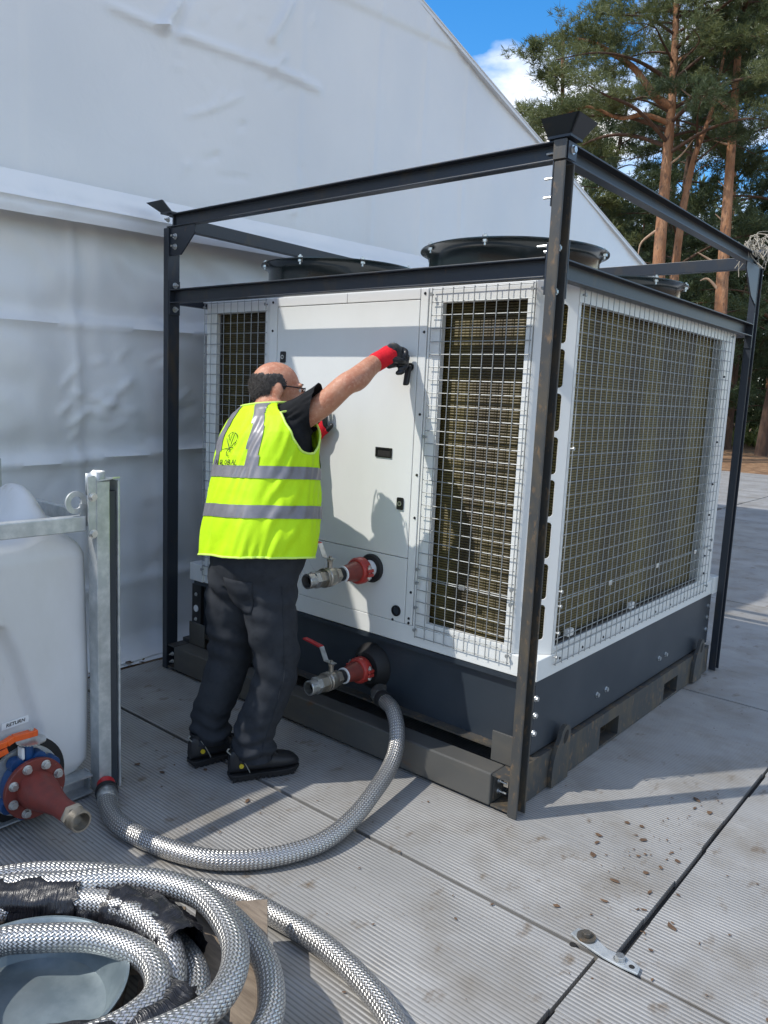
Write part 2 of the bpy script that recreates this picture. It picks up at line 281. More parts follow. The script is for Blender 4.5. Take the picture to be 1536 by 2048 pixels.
class MB:
    def __init__(self): self.v = []; self.f = []; self.uv = {}
    def add(self, vs, fs):
        o = len(self.v); self.v += [tuple(x) for x in vs]; self.f += [tuple(i + o for i in q) for q in fs]; return self
    def box(self, x0, x1, y0, y1, z0, z1):
        return self.add([(x0, y0, z0), (x1, y0, z0), (x1, y1, z0), (x0, y1, z0), (x0, y0, z1), (x1, y0, z1), (x1, y1, z1), (x0, y1, z1)],
                        [(0, 3, 2, 1), (4, 5, 6, 7), (0, 1, 5, 4), (1, 2, 6, 5), (2, 3, 7, 6), (3, 0, 4, 7)])
    def obox(self, c, ax, ay, az):
        c, ax, ay, az = V(c), V(ax), V(ay), V(az)
        vs = [c + sx * ax + sy * ay + sz * az for sz in (-1, 1) for sy in (-1, 1) for sx in (-1, 1)]
        return self.add(vs, [(0, 2, 3, 1), (4, 5, 7, 6), (0, 1, 5, 4), (1, 3, 7, 5), (3, 2, 6, 7), (2, 0, 4, 6)])
    def prism(self, pts, ext):
        """polygon of 3d points (any winding) swept along ext"""
        n = len(pts); pts = [V(q) for q in pts]; e = V(ext)
        return self.add(pts + [q + e for q in pts], [tuple(range(n))[::-1], tuple(range(n, 2 * n))] + [(i, (i + 1) % n, n + (i + 1) % n, n + i) for i in range(n)])
    def lathe(self, o, axis, prof, n=24, caps=True):
        """prof: (distance along axis, radius)"""
        o = V(o); d, s, u = frame_of(axis); vs = []
        for (t, r) in prof:
            for k in range(n):
                a = 2 * PI * k / n; vs.append(o + d * t + s * (r * math.cos(a)) + u * (r * math.sin(a)))
        fs = [(i * n + k, i * n + (k + 1) % n, (i + 1) * n + (k + 1) % n, (i + 1) * n + k) for i in range(len(prof) - 1) for k in range(n)]
        if caps: fs += [tuple(range(n))[::-1], tuple(range((len(prof) - 1) * n, len(prof) * n))]
        return self.add(vs, fs)
    def cyl(self, a, b, r, r2=None, n=16):
        a, b = V(a), V(b); return self.lathe(a, b - a, [(0, r), ((b - a).length, r if r2 is None else r2)], n)
    def ring(self, o, axis, ro, ri, h, n=32):
        return self.lathe(o, axis, [(0, ri), (0, ro), (h, ro), (h, ri), (0, ri)], n, caps=False)
    def tube(self, path, r, n=12, caps=True, uvscale=None):
        path = [V(q) for q in path]; m = len(path); rr = r if isinstance(r, (list, tuple)) else [r] * m
        t0 = (path[1] - path[0]).normalized(); _, s, u = frame_of(t0); vs = []; ln = 0; lens = []
        for i, q in enumerate(path):
            t = (path[min(i + 1, m - 1)] - path[max(i - 1, 0)]).normalized()
            s = (s - t * s.dot(t)).normalized(); u = t.cross(s)
            if i: ln += (q - path[i - 1]).length
            lens.append(ln)
            for k in range(n):
                a = 2 * PI * k / n; vs.append(q + s * (rr[i] * math.cos(a)) + u * (rr[i] * math.sin(a)))
        o = len(self.f)
        fs = [(i * n + k, i * n + (k + 1) % n, (i + 1) * n + (k + 1) % n, (i + 1) * n + k) for i in range(m - 1) for k in range(n)]
        if uvscale is not None:
            for i in range(m - 1):
                for k in range(n):
                    self.uv[o + i * n + k] = [(k / n, lens[i]), ((k + 1) / n, lens[i]), ((k + 1) / n, lens[i + 1]), (k / n, lens[i + 1])]
        if caps: fs += [tuple(range(n))[::-1], tuple(range((m - 1) * n, m * n))]
        return self.add(vs, fs)
    def ell(self, c, ax, ay, az, nu=16, nv=10):
        c, ax, ay, az = V(c), V(ax), V(ay), V(az); vs = [c - az]
        for i in range(1, nv):
            ph = -PI / 2 + PI * i / nv
            for k in range(nu):
                th = 2 * PI * k / nu; vs.append(c + ax * (math.cos(ph) * math.cos(th)) + ay * (math.cos(ph) * math.sin(th)) + az * math.sin(ph))
        vs.append(c + az); e = len(vs) - 1
        fs = [(0, 1 + (k + 1) % nu, 1 + k) for k in range(nu)]
        for i in range(nv - 2):
            for k in range(nu):
                a = 1 + i * nu; fs.append((a + k, a + (k + 1) % nu, a + nu + (k + 1) % nu, a + nu + k))
        a = 1 + (nv - 2) * nu; fs += [(a + k, a + (k + 1) % nu, e) for k in range(nu)]
        return self.add(vs, fs)
    def bolt(self, p, axis, r=.010, h=.008, shank=0.0):
        """washer, hexagon head and, if asked, a stud"""
        d = V(axis).normalized(); p = V(p)
        self.cyl(p, p + d * .002, r * 1.35, n=12); self.cyl(p + d * .002, p + d * (.002 + h), r, n=6)
        if shank: self.cyl(p + d * (.002 + h), p + d * (.002 + h + shank), r * .5, n=8)
        return self
    def mesh(self, name, smooth=35):
        me = bpy.data.meshes.new(name); me.from_pydata(self.v, [], self.f)
        if self.uv:
            ul = me.uv_layers.new(name='UVMap')
            for fi, cs in self.uv.items():
                li = me.polygons[fi].loop_start
                for j, c in enumerate(cs): ul.data[li + j].uv = c
        me.update()
        if smooth:
            me.shade_smooth(); me.set_sharp_from_angle(angle=math.radians(smooth))
        return me
    def build(self, name, mat, parent=None, smooth=35, bevel=0, fix=False):
        me = self.mesh(name, smooth)
        if fix: fix_normals(me)
        return obj(name, me, mat, parent, bevel)

def fix_normals(me):
    import bmesh
    bm = bmesh.new(); bm.from_mesh(me); bmesh.ops.recalc_face_normals(bm, faces=bm.faces); bm.to_mesh(me); bm.free()

def obj(name, me, mat, parent=None, bevel=0):
    o = bpy.data.objects.new(name, me); C.objects.link(o)
    if mat is not None:
        me.materials.clear(); me.materials.append(M[mat] if isinstance(mat, str) else mat)
    if parent is not None: adopt(o, parent)
    if bevel:
        md = o.modifiers.new('edge', 'BEVEL'); md.width = bevel; md.segments = 2; md.limit_method = 'ANGLE'; md.angle_limit = math.radians(40)
    return o

BASE = {}
def adopt(o, parent):
    o.parent = parent
    t = BASE.get(parent.name, V((0, 0, 0)))      # parts are modelled in world coordinates
    o.matrix_parent_inverse = Matrix.Translation(-t)

def tag(o, label, cat, group=None, kind=None):
    if label: o['label'] = label
    if cat: o['category'] = cat
    if group: o['group'] = group
    if kind: o['kind'] = kind
    return o

def thing(name, label, cat, loc=(0, 0, 0), group=None):
    o = bpy.data.objects.new(name, None); C.objects.link(o); o.location = loc; o.empty_display_size = .1
    BASE[o.name] = V(loc); return tag(o, label, cat, group)

def struct(o): o['kind'] = 'structure'; return o

def spline(pts, n=8, closed=False):
    """Catmull-Rom through points"""
    P = [V(q) for q in pts]; out = []; m = len(P)
    for i in range(m if closed else m - 1):
        if closed: a, b, c, d = P[(i - 1) % m], P[i], P[(i + 1) % m], P[(i + 2) % m]
        else: a, b, c, d = P[max(i - 1, 0)], P[i], P[i + 1], P[min(i + 2, m - 1)]
        for k in range(n):
            t = k / n
            out.append(.5 * ((2 * b) + (c - a) * t + (2 * a - 5 * b + 4 * c - d) * t * t + (3 * b - a - 3 * c + d) * t ** 3))
    if not closed: out.append(P[-1])
    return out

def rounded(x0, x1, y0, y1, r, n=4):
    pts = []
    for cx, cy, a0 in ((x1 - r, y1 - r, 0), (x0 + r, y1 - r, PI / 2), (x0 + r, y0 + r, PI), (x1 - r, y0 + r, 1.5 * PI)):
        for k in range(n + 1):
            a = a0 + PI / 2 * k / n; pts.append((cx + r * math.cos(a), cy + r * math.sin(a)))
    return pts

def voxel(mb, size, smooth_it=6, name='skin'):
    """melt overlapping closed pieces into one continuous surface"""
    me = mb.mesh(name, 0); fix_normals(me); o = bpy.data.objects.new(name, me); C.objects.link(o)
    r = o.modifiers.new('r', 'REMESH'); r.mode = 'VOXEL'; r.voxel_size = size; r.use_smooth_shade = True
    s = o.modifiers.new('s', 'SMOOTH'); s.factor = .5; s.iterations = smooth_it
    dg = bpy.context.evaluated_depsgraph_get(); dg.update()
    out = bpy.data.meshes.new_from_object(o.evaluated_get(dg)); out.name = name
    bpy.data.objects.remove(o); bpy.data.meshes.remove(me)
    out.shade_smooth(); return out

# ================================================================== SETTING
W, D = 2.2137, 2.3487        # plan of the steel cage; its near post stands at the origin
# ground: soil and needle litter out to the horizon
g = MB(); R0 = 420
g.add([(-R0, -R0, -.05), (R0, -R0, -.05), (R0, R0, -.05), (-R0, R0, -.05)], [(0, 1, 2, 3)])
ground = struct(g.build('ground', 'litter', smooth=0))

# trackway: aluminium panels of nine ribbed planks, 2.31 x 2.97 m
trackway = struct(bpy.data.objects.new('trackway', None)); C.objects.link(trackway)
PITCH = 2.31 / 9
plank_me = {}
def plank_mesh(w, l):
    k = (round(w, 4), round(l, 4))
    if k not in plank_me:
        b = MB(); h = .0003
        # cross-section with softly broken long edges
        sec = [(0, -.04), (w, -.04), (w, -h), (w - h, 0), (h, 0), (0, -h)]
        b.prism([(0, y, z) for y, z in sec], (l, 0, 0)); me = b.mesh('plank', 0); fix_normals(me); me.materials.append(M['track']); plank_me[k] = me
    return plank_me[k]
def plank(x, y, w, l, z=0):
    # planks share meshes; the weathering noise runs on across them in world space
    o = bpy.data.objects.new('plank', plank_mesh(w, l)); C.objects.link(o); o.location = (x, y, z); o.parent = trackway; return o
rr = random.Random(3)
xs = [(.582, 2.958), (-2.385, 2.949), (3.56, 2.955)]
for i, (x, l) in enumerate(xs):
    for k in range(-13, 20):
        if i == 2 and k > 12: continue
        y = -.46 + k * PITCH
        edge = .030 if k % 9 == 0 else (.0022 if k in (-1, -3, 2) else .0004)
        xo = -.045 if (i == 0 and k < 0) else 0
        plank(x + xo + (.06 if i == 1 else 0) + rr.uniform(-.004, .004), y + edge * .5, PITCH - .0004 - edge * .5, l - xo if i == 0 else l + (.0 if k >= 0 else -.042) - (.06 if i == 1 else 0), z=rr.uniform(-.0006, 0) + (.004 if (i == 0 and k < 0) else 0))
y = -.46 + 20 * PITCH
while y < 17.6:                              # farther on only whole strips can be told apart
    for x, l in ((-2.385, 2.945), (.585, 2.955), (3.56, 2.955), (-5.36, 2.94), (-8.33, 2.94)):
        if x < -3 and y < 9.6: continue
        plank(x + rr.uniform(-.01, .01), y, 1.155 - .012, l, z=rr.uniform(-.003, 0))
    y += 1.155

for x, y0, y1 in ((.5725, -.46, 17), (.535, -3.6, -.46), (3.55, -3.6, 17)):      # added dark strips standing in for the shade inside the panel gaps
    o = MB().box(x - .022, x + .022, y0, y1, -.04, -.022).build('gap_shade_strip', 'void', None, smooth=0); o.parent = trackway

# soil showing between trackway and tent
b = MB(); n = 60
for i in range(n):
    for j in range(4):
        pass
vs = []
for i in range(n + 1):
    yy = -3 + 8 * i / n
    for j in range(6):
        xx = -2.62 + .32 * j / 5
        vs.append((xx, yy, -.030 + .03 * noise.noise(V((xx * 14, yy * 9, 2.2)))))
b.add(vs, [(i * 6 + j, i * 6 + j + 1, (i + 1) * 6 + j + 1, (i + 1) * 6 + j) for i in range(n) for j in range(5)])
struct(b.build('soil_strip', 'soil'))

# ------------------------------------------------------------------ marquee (gable end faces +X, in its own shade)
XW = -2.45
def roof_z(y): return 4.485 - .263 * abs(y - 1.5)
def lean(z, y): return z + .034 * y
tent = thing('marquee', 'large white PVC marquee with plain gable end behind the caged chiller', 'marquee', (XW, 1.5, 0))
def seg_ridge(y, z, s):
    y0, z0, y1, z1, h, w = s
    dx, dz = y1 - y0, z1 - z0; l2 = dx * dx + dz * dz
    t = max(0, min(1, ((y - y0) * dx + (z - z0) * dz) / l2))
    d2 = (y - y0 - t * dx) ** 2 + (z - z0 - t * dz) ** 2
    return h * math.exp(-d2 / (w * w)) * (.45 + .55 * math.sin(PI * min(1, max(0, t))) ** .5)
def grid(yv, zf, nz, fx):
    b = MB(); vs = []
    for yy in yv:
        z0, z1 = zf(yy)
        for j in range(nz + 1):
            z = z0 + (z1 - z0) * j / nz; vs.append((fx(yy, z), yy, z))
    m = nz + 1
    b.add(vs, [(i * m + j, (i + 1) * m + j, (i + 1) * m + j + 1, i * m + j + 1) for i in range(len(yv) - 1) for j in range(nz)])
    return b
CREASE_UP = [(-.16, 3.335, .15, 3.334, .012, .024), (.15, 3.334, .73, 3.383, .012, .024), (.73, 3.383, 1.30, 3.40, .014, .025), (.14, 3.335, .26, 3.517, .022, .024), (.20, 3.33, .33, 3.62, -.016, .026), (.10, 3.33, .2, 3.36, .016, .014),
             (.86, 3.52, 1.03, 3.813, .022, .024), (.90, 3.40, 1.0, 3.49, .014, .012), (.3, 2.96, .5, 3.06, .006, .014), (.5, 3.06, .68, 3.18, .007, .014), (.45, 3.03, .55, 3.16, .006, .012)]
rw = random.Random(11)
for _ in range(46):
    cy, cz, a, l = rw.uniform(.2, 1.2), rw.uniform(2.6, 3.75), rw.uniform(.1, 1.1), rw.uniform(.03, .12)
    CREASE_UP.append((cy, cz, cy + l * math.cos(a), cz + l * math.sin(a), rw.choice((-1, 1)) * rw.uniform(.002, .0055), rw.uniform(.010, .018)))
def fx_up(y, z):
    x = XW + .03 * noise.noise(V((y * .5, z * .5, 3))) + .008 * noise.noise(V((y * 2, z * 1.2, 9)))
    for s in CREASE_UP:
        if abs(y - s[0]) < 1.4: x += seg_ridge(y, z, s)
    for sy in (-.6, 1.12, 1.84, 2.38, 2.92, 3.02, 3.9, 5.4, 6.7):      # welded seams
        x += .0055 * math.exp(-abs(y - sy) / .018)
    d = z - (3.975 + (y - 1.454) * .108)                   # lap of the upper band
    if y > .6: x += .010 / (1 + math.exp(-d / .008))
    return XW + (x - XW) * 1.5
yv = [-7.0, -5, -3, -2, -1.3] + [-1.2 + .021 * i for i in range(200)] + [3.08 + .14 * i for i in range(48)]
grid(yv, lambda y: (lean(2.38, min(y, 3)), roof_z(y) - .01), 96, fx_up).build('gable_sheet', 'pvc', tent, smooth=60)
LOW = []
for _ in range(26):                              # creases round the patch in the lower sheet
    cy, cz, a, l = rw.uniform(-.42, .28), rw.uniform(1.18, 1.66), rw.choice((rw.uniform(.35, 1.0), rw.uniform(-.3, .3))), rw.uniform(.07, .2)
    LOW.append((cy, cz, cy + l * math.cos(a), cz + l * math.sin(a), rw.uniform(.008, .018), rw.uniform(.009, .015)))
for _ in range(60):
    cy, cz, a, l = rw.uniform(-1, 2.4), rw.uniform(.2, 2.3), rw.uniform(-.5, 1.3), rw.uniform(.06, .3)
    LOW.append((cy, cz, cy + l * math.cos(a), cz + l * math.sin(a), rw.uniform(-.008, .008), rw.uniform(.02, .05)))
def fx_low(y, z):
    zz = z - .034 * y
    x = XW - .06 + .05 * noise.noise(V((y * .8, z * .9, 5))) + .030 * noise.noise(V((y * 2.4, z * 1.8, 1))) + .014 * noise.noise(V((y * 5 + z * 2, z * 5, 7))) + .005 * noise.noise(V((y * 11 + z * 5, z * 9, 3)))
    for f, h in ((1.82, .042), (1.135, .048), (.42, .036)):   # transport folds running the length of the wall
        w = .02 * noise.noise(V((y * 1.3, f, 4))); d = zz - f - w
        x += h * math.exp(-abs(d) / .022) * (.55 + .6 * noise.noise(V((y * 1.7, f, 6))) + .2) - h * .35 * math.exp(-((d - .07) / .07) ** 2)
    d = y + .335 - .03 * (2.3 - z)
    x += .016 * math.exp(-abs(d) / .014) - .008 * math.exp(-((d - .06) / .05) ** 2)
    d = y - 1.62
    x += .010 * math.exp(-abs(d) / .014)
    for s in LOW:
        if abs(y - s[0]) < .45 and abs(z - s[1]) < .45: x += seg_ridge(y, z, s)
    if z < .14: x += .10 * (1 - z / .14) ** 2     # runs out into the ground skirt
    return x
yv = [-7.0, -5, -3, -2, -1.6] + [-1.5 + .022 * i for i in range(164)] + [2.2 + .3 * i for i in range(24)]
grid(yv, lambda y: (.0, lean(2.40, min(y, 3))), 110, fx_low).build('wall_sheet', 'pvc', tent, smooth=60)
# skirt lying on the soil
b = MB(); vs = []; n = 140
for i in range(n + 1):
    yy = -2.5 + 6 * i / n
    for j in range(5):
        t = j / 4; vs.append((XW + .01 + .045 * t + .012 * noise.noise(V((yy * 5, 3, 1))) * t, yy, .004 - .022 * t + .01 * noise.noise(V((yy * 7, t * 2, 5)))))
b.add(vs, [(i * 5 + j, i * 5 + j + 1, (i + 1) * 5 + j + 1, (i + 1) * 5 + j) for i in range(n) for j in range(4)])
b.build('ground_skirt', 'pvc', tent, smooth=60)
# eave flap hanging over the top of the lower wall
yv = [-7.0, -4, -2] + [-1.4 + .035 * i for i in range(190)] + [6, 7.5, 9.2]
def fx_flap(y, z):
    t = (z - lean(2.29, min(y, 3))) / .19
    x = XW + .025 + .075 * math.sin(min(1, max(0, 1 - t)) * PI * .62) + .010 * noise.noise(V((y * 3.2, t * .8, 12))) + .006 * noise.noise(V((y * 9, t * 2, 2)))
    x += .016 * math.exp(-((t - .36) / .05) ** 2)
    return x
grid(yv, lambda y: (lean(2.285, min(y, 3)) + .006 * noise.noise(V((y * 2, 1, 1))), lean(2.48, min(y, 3))), 14, fx_flap).build('eave_flap', 'pvc', tent, smooth=60)
# roof: two slopes running away from the gable, with a rounded edge beam under the sheet
for s in (-1, 1):
    b = MB(); ye = 1.5 + s * 7.75; zt = 4.485; ze = roof_z(ye)
    b.prism([(XW + .02, 1.5, zt), (XW + .02, ye, ze), (XW + .02, ye, ze - .035), (XW + .02, 1.5, zt - .035)], (-14, 0, 0))
    b.build('roof_sheet', 'pvc', tent, smooth=0, fix=True)
    b = MB(); b.tube([(XW + .018, 1.5, zt - .004), (XW + .018, ye, ze - .004)], .008, 8); b.build('gable_edge', 'pvc', tent)
b = MB(); b.box(-16.4, XW - .03, 9.19, 9.23, 0, 2.43); b.build('side_wall', 'pvc', tent, smooth=0)

# ================================================================== STEEL CAGE
cage = thing('transport_cage', 'dark bolted steel cage on a rusty skid with fork pockets, around the chiller', 'steel cage', (-W / 2, D / 2, 0))
TH = .008
def post(x, open_sign, y0):
    """70 x 40 channel upright, open away from the cage"""
    xo = x; xi = x - open_sign * .040; t = TH * open_sign
    poly = [(xo, y0), (xi, y0), (xi, y0 + .07), (xo, y0 + .07), (xo, y0 + .07 - TH), (xi + t, y0 + .07 - TH), (xi + t, y0 + TH), (xo, y0 + TH)]
    return MB().prism([(px, py, .004) for px, py in poly], (0, 0, 2.296))
for x, s, y0 in ((0, 1, 0), (-W, -1, 0), (0, 1, D - .07), (-W, -1, D - .07)):
    post(x, s, y0).build('post', 'rusty' if (x == 0 and y0 == 0) else 'frame', cage, smooth=0, bevel=.003, fix=True)
def chan(a, b_, out, z0, z1, dep=.04, name='beam', mat='frame'):
    """horizontal channel from a to b (xy), flanges pointing along out"""
    a, b_, out = V((*a, 0)), V((*b_, 0)), V((*out, 0)); t = .006
    pr = [(0, z0), (dep, z0), (dep, z0 + t), (t, z0 + t), (t, z1 - t), (dep, z1 - t), (dep, z1), (0, z1)]
    # flange lips point outward, web stands at the back
    pts = [a + out * (d - dep) + V((0, 0, z)) for d, z in pr]
    return MB().prism(pts, b_ - a).build(name, mat, cage, smooth=0, bevel=.0015, fix=True)
zr0, zr1 = 2.302, 2.362; zm0, zm1 = 1.932, 2.0
chan((-W + .02, .004), (-.008, .004), (0, -1), zr0, zr1 + .004, name='ring_beam')
chan((-W + .02, D - .004), (-.02, D - .004), (0, 1), zr0, zr1 + .004, name='ring_beam')
chan((-.004, .01), (-.004, D - .01), (1, 0), zr0, zr1 + .003, name='ring_beam')
chan((-W + .004, .03), (-W + .004, D - .03), (-1, 0), zr0, zr1 + .003, name='ring_beam')
chan((-W + .049, 0.0), (-.049, 0.0), (0, -1), zm0, zm1, name='middle_beam')
chan((-W + .049, D), (-.049, D), (0, 1), zm0, zm1, name='middle_beam')
chan((.0, .078), (.0, D - .078), (1, 0), zm0, zm1, name='middle_beam')
chan((-W, .078), (-W, D - .078), (-1, 0), zm0, zm1, name='middle_beam')
# end plates, gussets and their bolts
def bolts(pts, axis, parent, r=.010, shank=0, mat='zinc'):
    for p in pts: MB().bolt(p, axis, r, .009, shank).build('bolt', mat, parent, smooth=0)
for x, s in ((-W, 1), (0, -1)):
    xi = x + s * .0405
    e = MB().box(*sorted((xi, xi + s * .008)), .004, .066, zm0 - .055, zm1 + .045).build('end_plate', 'frame', cage, smooth=0, bevel=.001)
    bolts([(xi + s * .0085, .036, zm1 + .022), (xi + s * .0085, .036, zm0 - .028)], (s, 0, 0), e, .011, .012)
# gusset plates at the cage corners
def gusset(x, s, y, ext):
    return MB().prism([(x, y, 2.300), (x + s * .20, y, 2.300), (x + s * .20, y, 2.262), (x + s * .085, y, 2.165), (x, y, 2.165)], (0, ext, 0)).build('gusset_plate', 'frame', cage, smooth=0, fix=True)
gq = gusset(-W + .041, 1, .012, .008)
bolts([(-W + .085, .011, 2.255), (-W + .085, .011, 2.205), ], (0, -1, 0), gq, .011, .014)
bolts([(-W + .045, -.002, 2.335)], (0, -1, 0), gq, .010, .012)
MB().prism([(-.002, D - .071, 2.300), (-.002, D - .30, 2.300), (-.002, D - .30, 2.268), (-.002, D - .17, 2.14), (-.002, D - .071, 2.10)], (-.008, 0, 0)).build('gusset_plate', 'frame', cage, smooth=0, fix=True)
# near corner: angle plates with studs sticking out
cp = MB().box(-.0445, -.0405, .0, .066, 2.16, 2.30).build('corner_plate', 'frame', cage, smooth=0)
bolts([(-.045, .03, z) for z in (2.335, 2.255, 2.195)], (-1, 0, 0), cp, .009, .03)
bolts([(-.045, .03, z) for z in (2.04,)], (-1, 0, 0), cp, .009, .04)
cp2 = MB().box(.0005, .0045, .008, .066, 2.305, 2.36).build('corner_plate', 'frame', cage, smooth=0)
bolts([(.0046, .038, 2.337)], (1, 0, 0), cp2, .011)
cp3 = MB().box(-.0315, -.0275, .0085, .0615, 1.86, 2.06).build('corner_plate', 'frame', cage, smooth=0)
bolts([(-.0274, .040, 2.032), (-.0274, .040, 1.89)], (1, 0, 0), cp3, .012, .004)
cp4 = MB().box(-.0315, -.0275, D - .0615, D - .0085, 1.86, 2.06).build('corner_plate', 'frame', cage, smooth=0)
bolts([(-.0274, D - .035, 2.032), (-.0274, D - .035, 1.89)], (1, 0, 0), cp4, .012, .004)
MB().box(-.044, .001, -.0045, .0035, 2.303, 2.364).build('corner_plate', 'rusty', cage, smooth=0, bevel=.001)
for y_ in (.0712, D - .0768): MB().box(-.038, .0, y_, y_ + .0056, 1.87, 2.06).build('end_plate', 'frame', cage, smooth=0)
# flared stacking cups
def cup(x, y, sx, sy):
    z0, z1, o = 2.368, 2.418, .05
    b = MB(); t = .008
    # tray: floor and two outward-leaning plates on the outer sides plus one inner lip
    b.box(x - .042, x + .042, y - .042, y + .042, z0, z0 + t)
    b.prism([(x - .042, y - .042, z0 + t), (x + .042, y - .042, z0 + t), (x + .042 + o * (sx > 0), y - .042 - o, z1), (x - .042 - o * (sx < 0), y - .042 - o, z1)] if sy < 0 else
            [(x - .042, y + .042, z0 + t), (x + .042, y + .042, z0 + t), (x + .042 + o * (sx > 0), y + .042 + o, z1), (x - .042 - o * (sx < 0), y + .042 + o, z1)], (0, -sy * t, 0))
    b.prism([(x + sx * .042, y - .042, z0 + t), (x + sx * .042, y + .042, z0 + t), (x + sx * (.042 + o), y + .042 + o * (sy > 0), z1), (x + sx * (.042 + o), y - .042 - o * (sy < 0), z1)], (-sx * t, 0, 0))
    return b.build('stacking_cup', 'frame', cage, smooth=0, fix=True)
cup(-.026, .036, 1, -1); cup(-.026, D - .036, 1, 1); cup(-W + .026, D - .036, -1, 1); cup(-W + .024, .036, -1, -1)
# skid
def skid_beam(x0, x1, y0, y1, z0, z1): return MB().box(x0, x1, y0, y1, z0, z1).build('skid_beam', 'skid', cage, smooth=0, bevel=.006)
skid_beam(-2.112, -.118, .002, .102, .014, .142)
skid_beam(-2.112, -.118, D - .102, D - .002, .014, .142)
for x0, x1 in ((-.115, -.042), (-W + .042, -2.115)):
    for z0, z1 in ((.134, .142), (.014, .022)):
        MB().box(x0, x1, .006, .1, z0, z1).build('end_flange', 'rusty', cage, smooth=0)
e = MB().box(-.1175, -.1125, .02, .09, .03, .125).build('end_flange', 'rusty', cage, smooth=0)
bolts([(-.112, .05, .06), (-.112, .05, .1)], (1, 0, 0), e, .008, .025)
e = MB().box(-W + .0985, -W + .1005, .006, .1, .024, .132).build('end_flange', 'frame', cage, smooth=0)
bolts([(-W + .09, .004, .06), (-W + .09, .004, .1)], (0, -1, 0), e, .008, .01)
# side runner with two fork pockets (left and right runners alike)
def runner(x0, x1, mat):
    b = MB(); ys = [(.104, .785), (.985, 1.555), (1.75, D - .104)]
    for a, c in ys: b.box(x0, x1, a, c, .004, .160)
    for a, c in ((.785, .985), (1.555, 1.75)):
        b.box(x0, x1, a, c, .104, .160); b.box(x0, x1, a, c, .004, .014)
    return b.build('side_runner', mat, cage, smooth=0)
runner(-.10, -.04, 'rusty'); runner(-W + .04, -W + .10, 'rusty')
for a, c in ((.785, .985), (1.555, 1.75)):       # fork tubes crossing under the machine
    for zz in ((.014, .018), (.100, .104)): MB().box(-W + .1, -.1, a, c, *zz).build('fork_tube', 'rusty', cage, smooth=0)
    for yy in (a, c - .004): MB().box(-W + .1, -.1, yy, yy + .004, .018, .100).build('fork_tube', 'rusty', cage, smooth=0)
# lifting lugs
for y0, mir in ((.307, 1), (1.957, 1)):
    b = MB(); x0, x1 = -.039, -.021
    out = [(y0, .006), (y0 + .14, .006), (y0 + .14, .2)] + [(y0 + .10 + .04 * math.cos(a), .2 + .04 * math.sin(a)) for a in [i * PI / 10 for i in range(1, 10)]] + [(y0 + .055, .195), (y0 + .028, .162), (y0 + .008, .118), (y0, .075)]
    hole = [(y0 + .098 + .018 * math.cos(a) + .008 * math.sin(a), .192 + .027 * math.sin(a)) for a in [2 * PI * i / 16 for i in range(16)]]
    # plate with an eye: bridge outline and hole
    n, m = len(out), len(hole); vs = []
    b.prism([(x0, p, q) for p, q in out], (x1 - x0, 0, 0))
    lg = b.build('lifting_lug', 'rusty', cage, smooth=0, fix=True)
    MB().prism([(x1 + .0006, p, q) for p, q in hole], (.0006, 0, 0)).build('eye_hole', 'void', lg, smooth=0, fix=True)
# upstands that hold the machine in place
MB().box(-.185, -.09, .102, .110, .142, .262).build('locating_plate', 'skid', cage, smooth=0, bevel=.002)
MB().box(-2.115, -1.985, .102, .110, .142, .265).build('locating_plate', 'skid', cage, smooth=0, bevel=.002)

# ================================================================== CHILLER
FY, RX = .172, -.05           # front and right faces
LX, BY = -2.182, 2.286
chil = thing('chiller', 'white air-cooled chiller with olive coils behind wire guards, standing inside the cage', 'chiller', ((LX + RX) / 2, (FY + BY) / 2, 0))
# base box
b = MB().box(LX + .02, RX - .012, FY + .02, BY - .02, .168, .470)
base = b.build('base', 'navy', chil, smooth=0, bevel=.004)
MB().box(LX + .02, RX - .012, FY - .005, FY + .019, .452, .470).build('top_lip', 'navy', base, smooth=0)
MB().box(LX + .02, RX - .03, FY - .03, FY + .019, .168, .176).build('bottom_lip', 'rusty', base, smooth=0)
for y, z in ((.765, .258), (.859, .258), (1.496, .252), (1.588, .252), (.20, .398), (.20, .33), (.20, .258), (2.22, .398), (2.22, .33), (2.22, .258)):
    MB().bolt((RX - .0118, y, z), (1, 0, 0), .010, .009).build('bolt', 'zinc', base, smooth=0)
# end bracket with holes on the left
e = MB().box(LX - .002, LX + .075, FY - .001, FY + .0185, .175, .45).build('end_bracket', 'black', base, smooth=0)
MB().cyl((LX + .035, FY - .004, .315), (LX + .035, FY - .001, .315), .019, n=20).build('plug', 'sticker', e)
for z in (.395, .255): MB().bolt((LX + .035, FY - .002, z), (0, -1, 0), .008, .005).build('bolt', 'zinc', e, smooth=0)
# cabinet tray
tray = MB().box(LX, RX, FY, BY, .4725, .556).build('cabinet_tray', 'white', chil, smooth=0, bevel=.003)
MB().box(LX - .012, LX + .10, FY - .012, FY + .06, .474, .570).build('corner_cap', 'white', tray, smooth=0, bevel=.003)
MB().box(RX - .06, RX + .012, BY - .085, BY + .012, .474, .572).build('corner_cap', 'white', tray, smooth=0, bevel=.003)
ZT = 1.955
CH = .115                      # chamfer of the corner columns
MB().box(LX + .03, RX - .03, FY + .03, BY - .03, ZT, ZT + .012).build('roof_plate', 'white', chil, smooth=0)
MB().box(LX + .25, RX - .25, FY + .25, BY - .25, .557, ZT - .002).build('inner_body', 'void', chil, smooth=0)
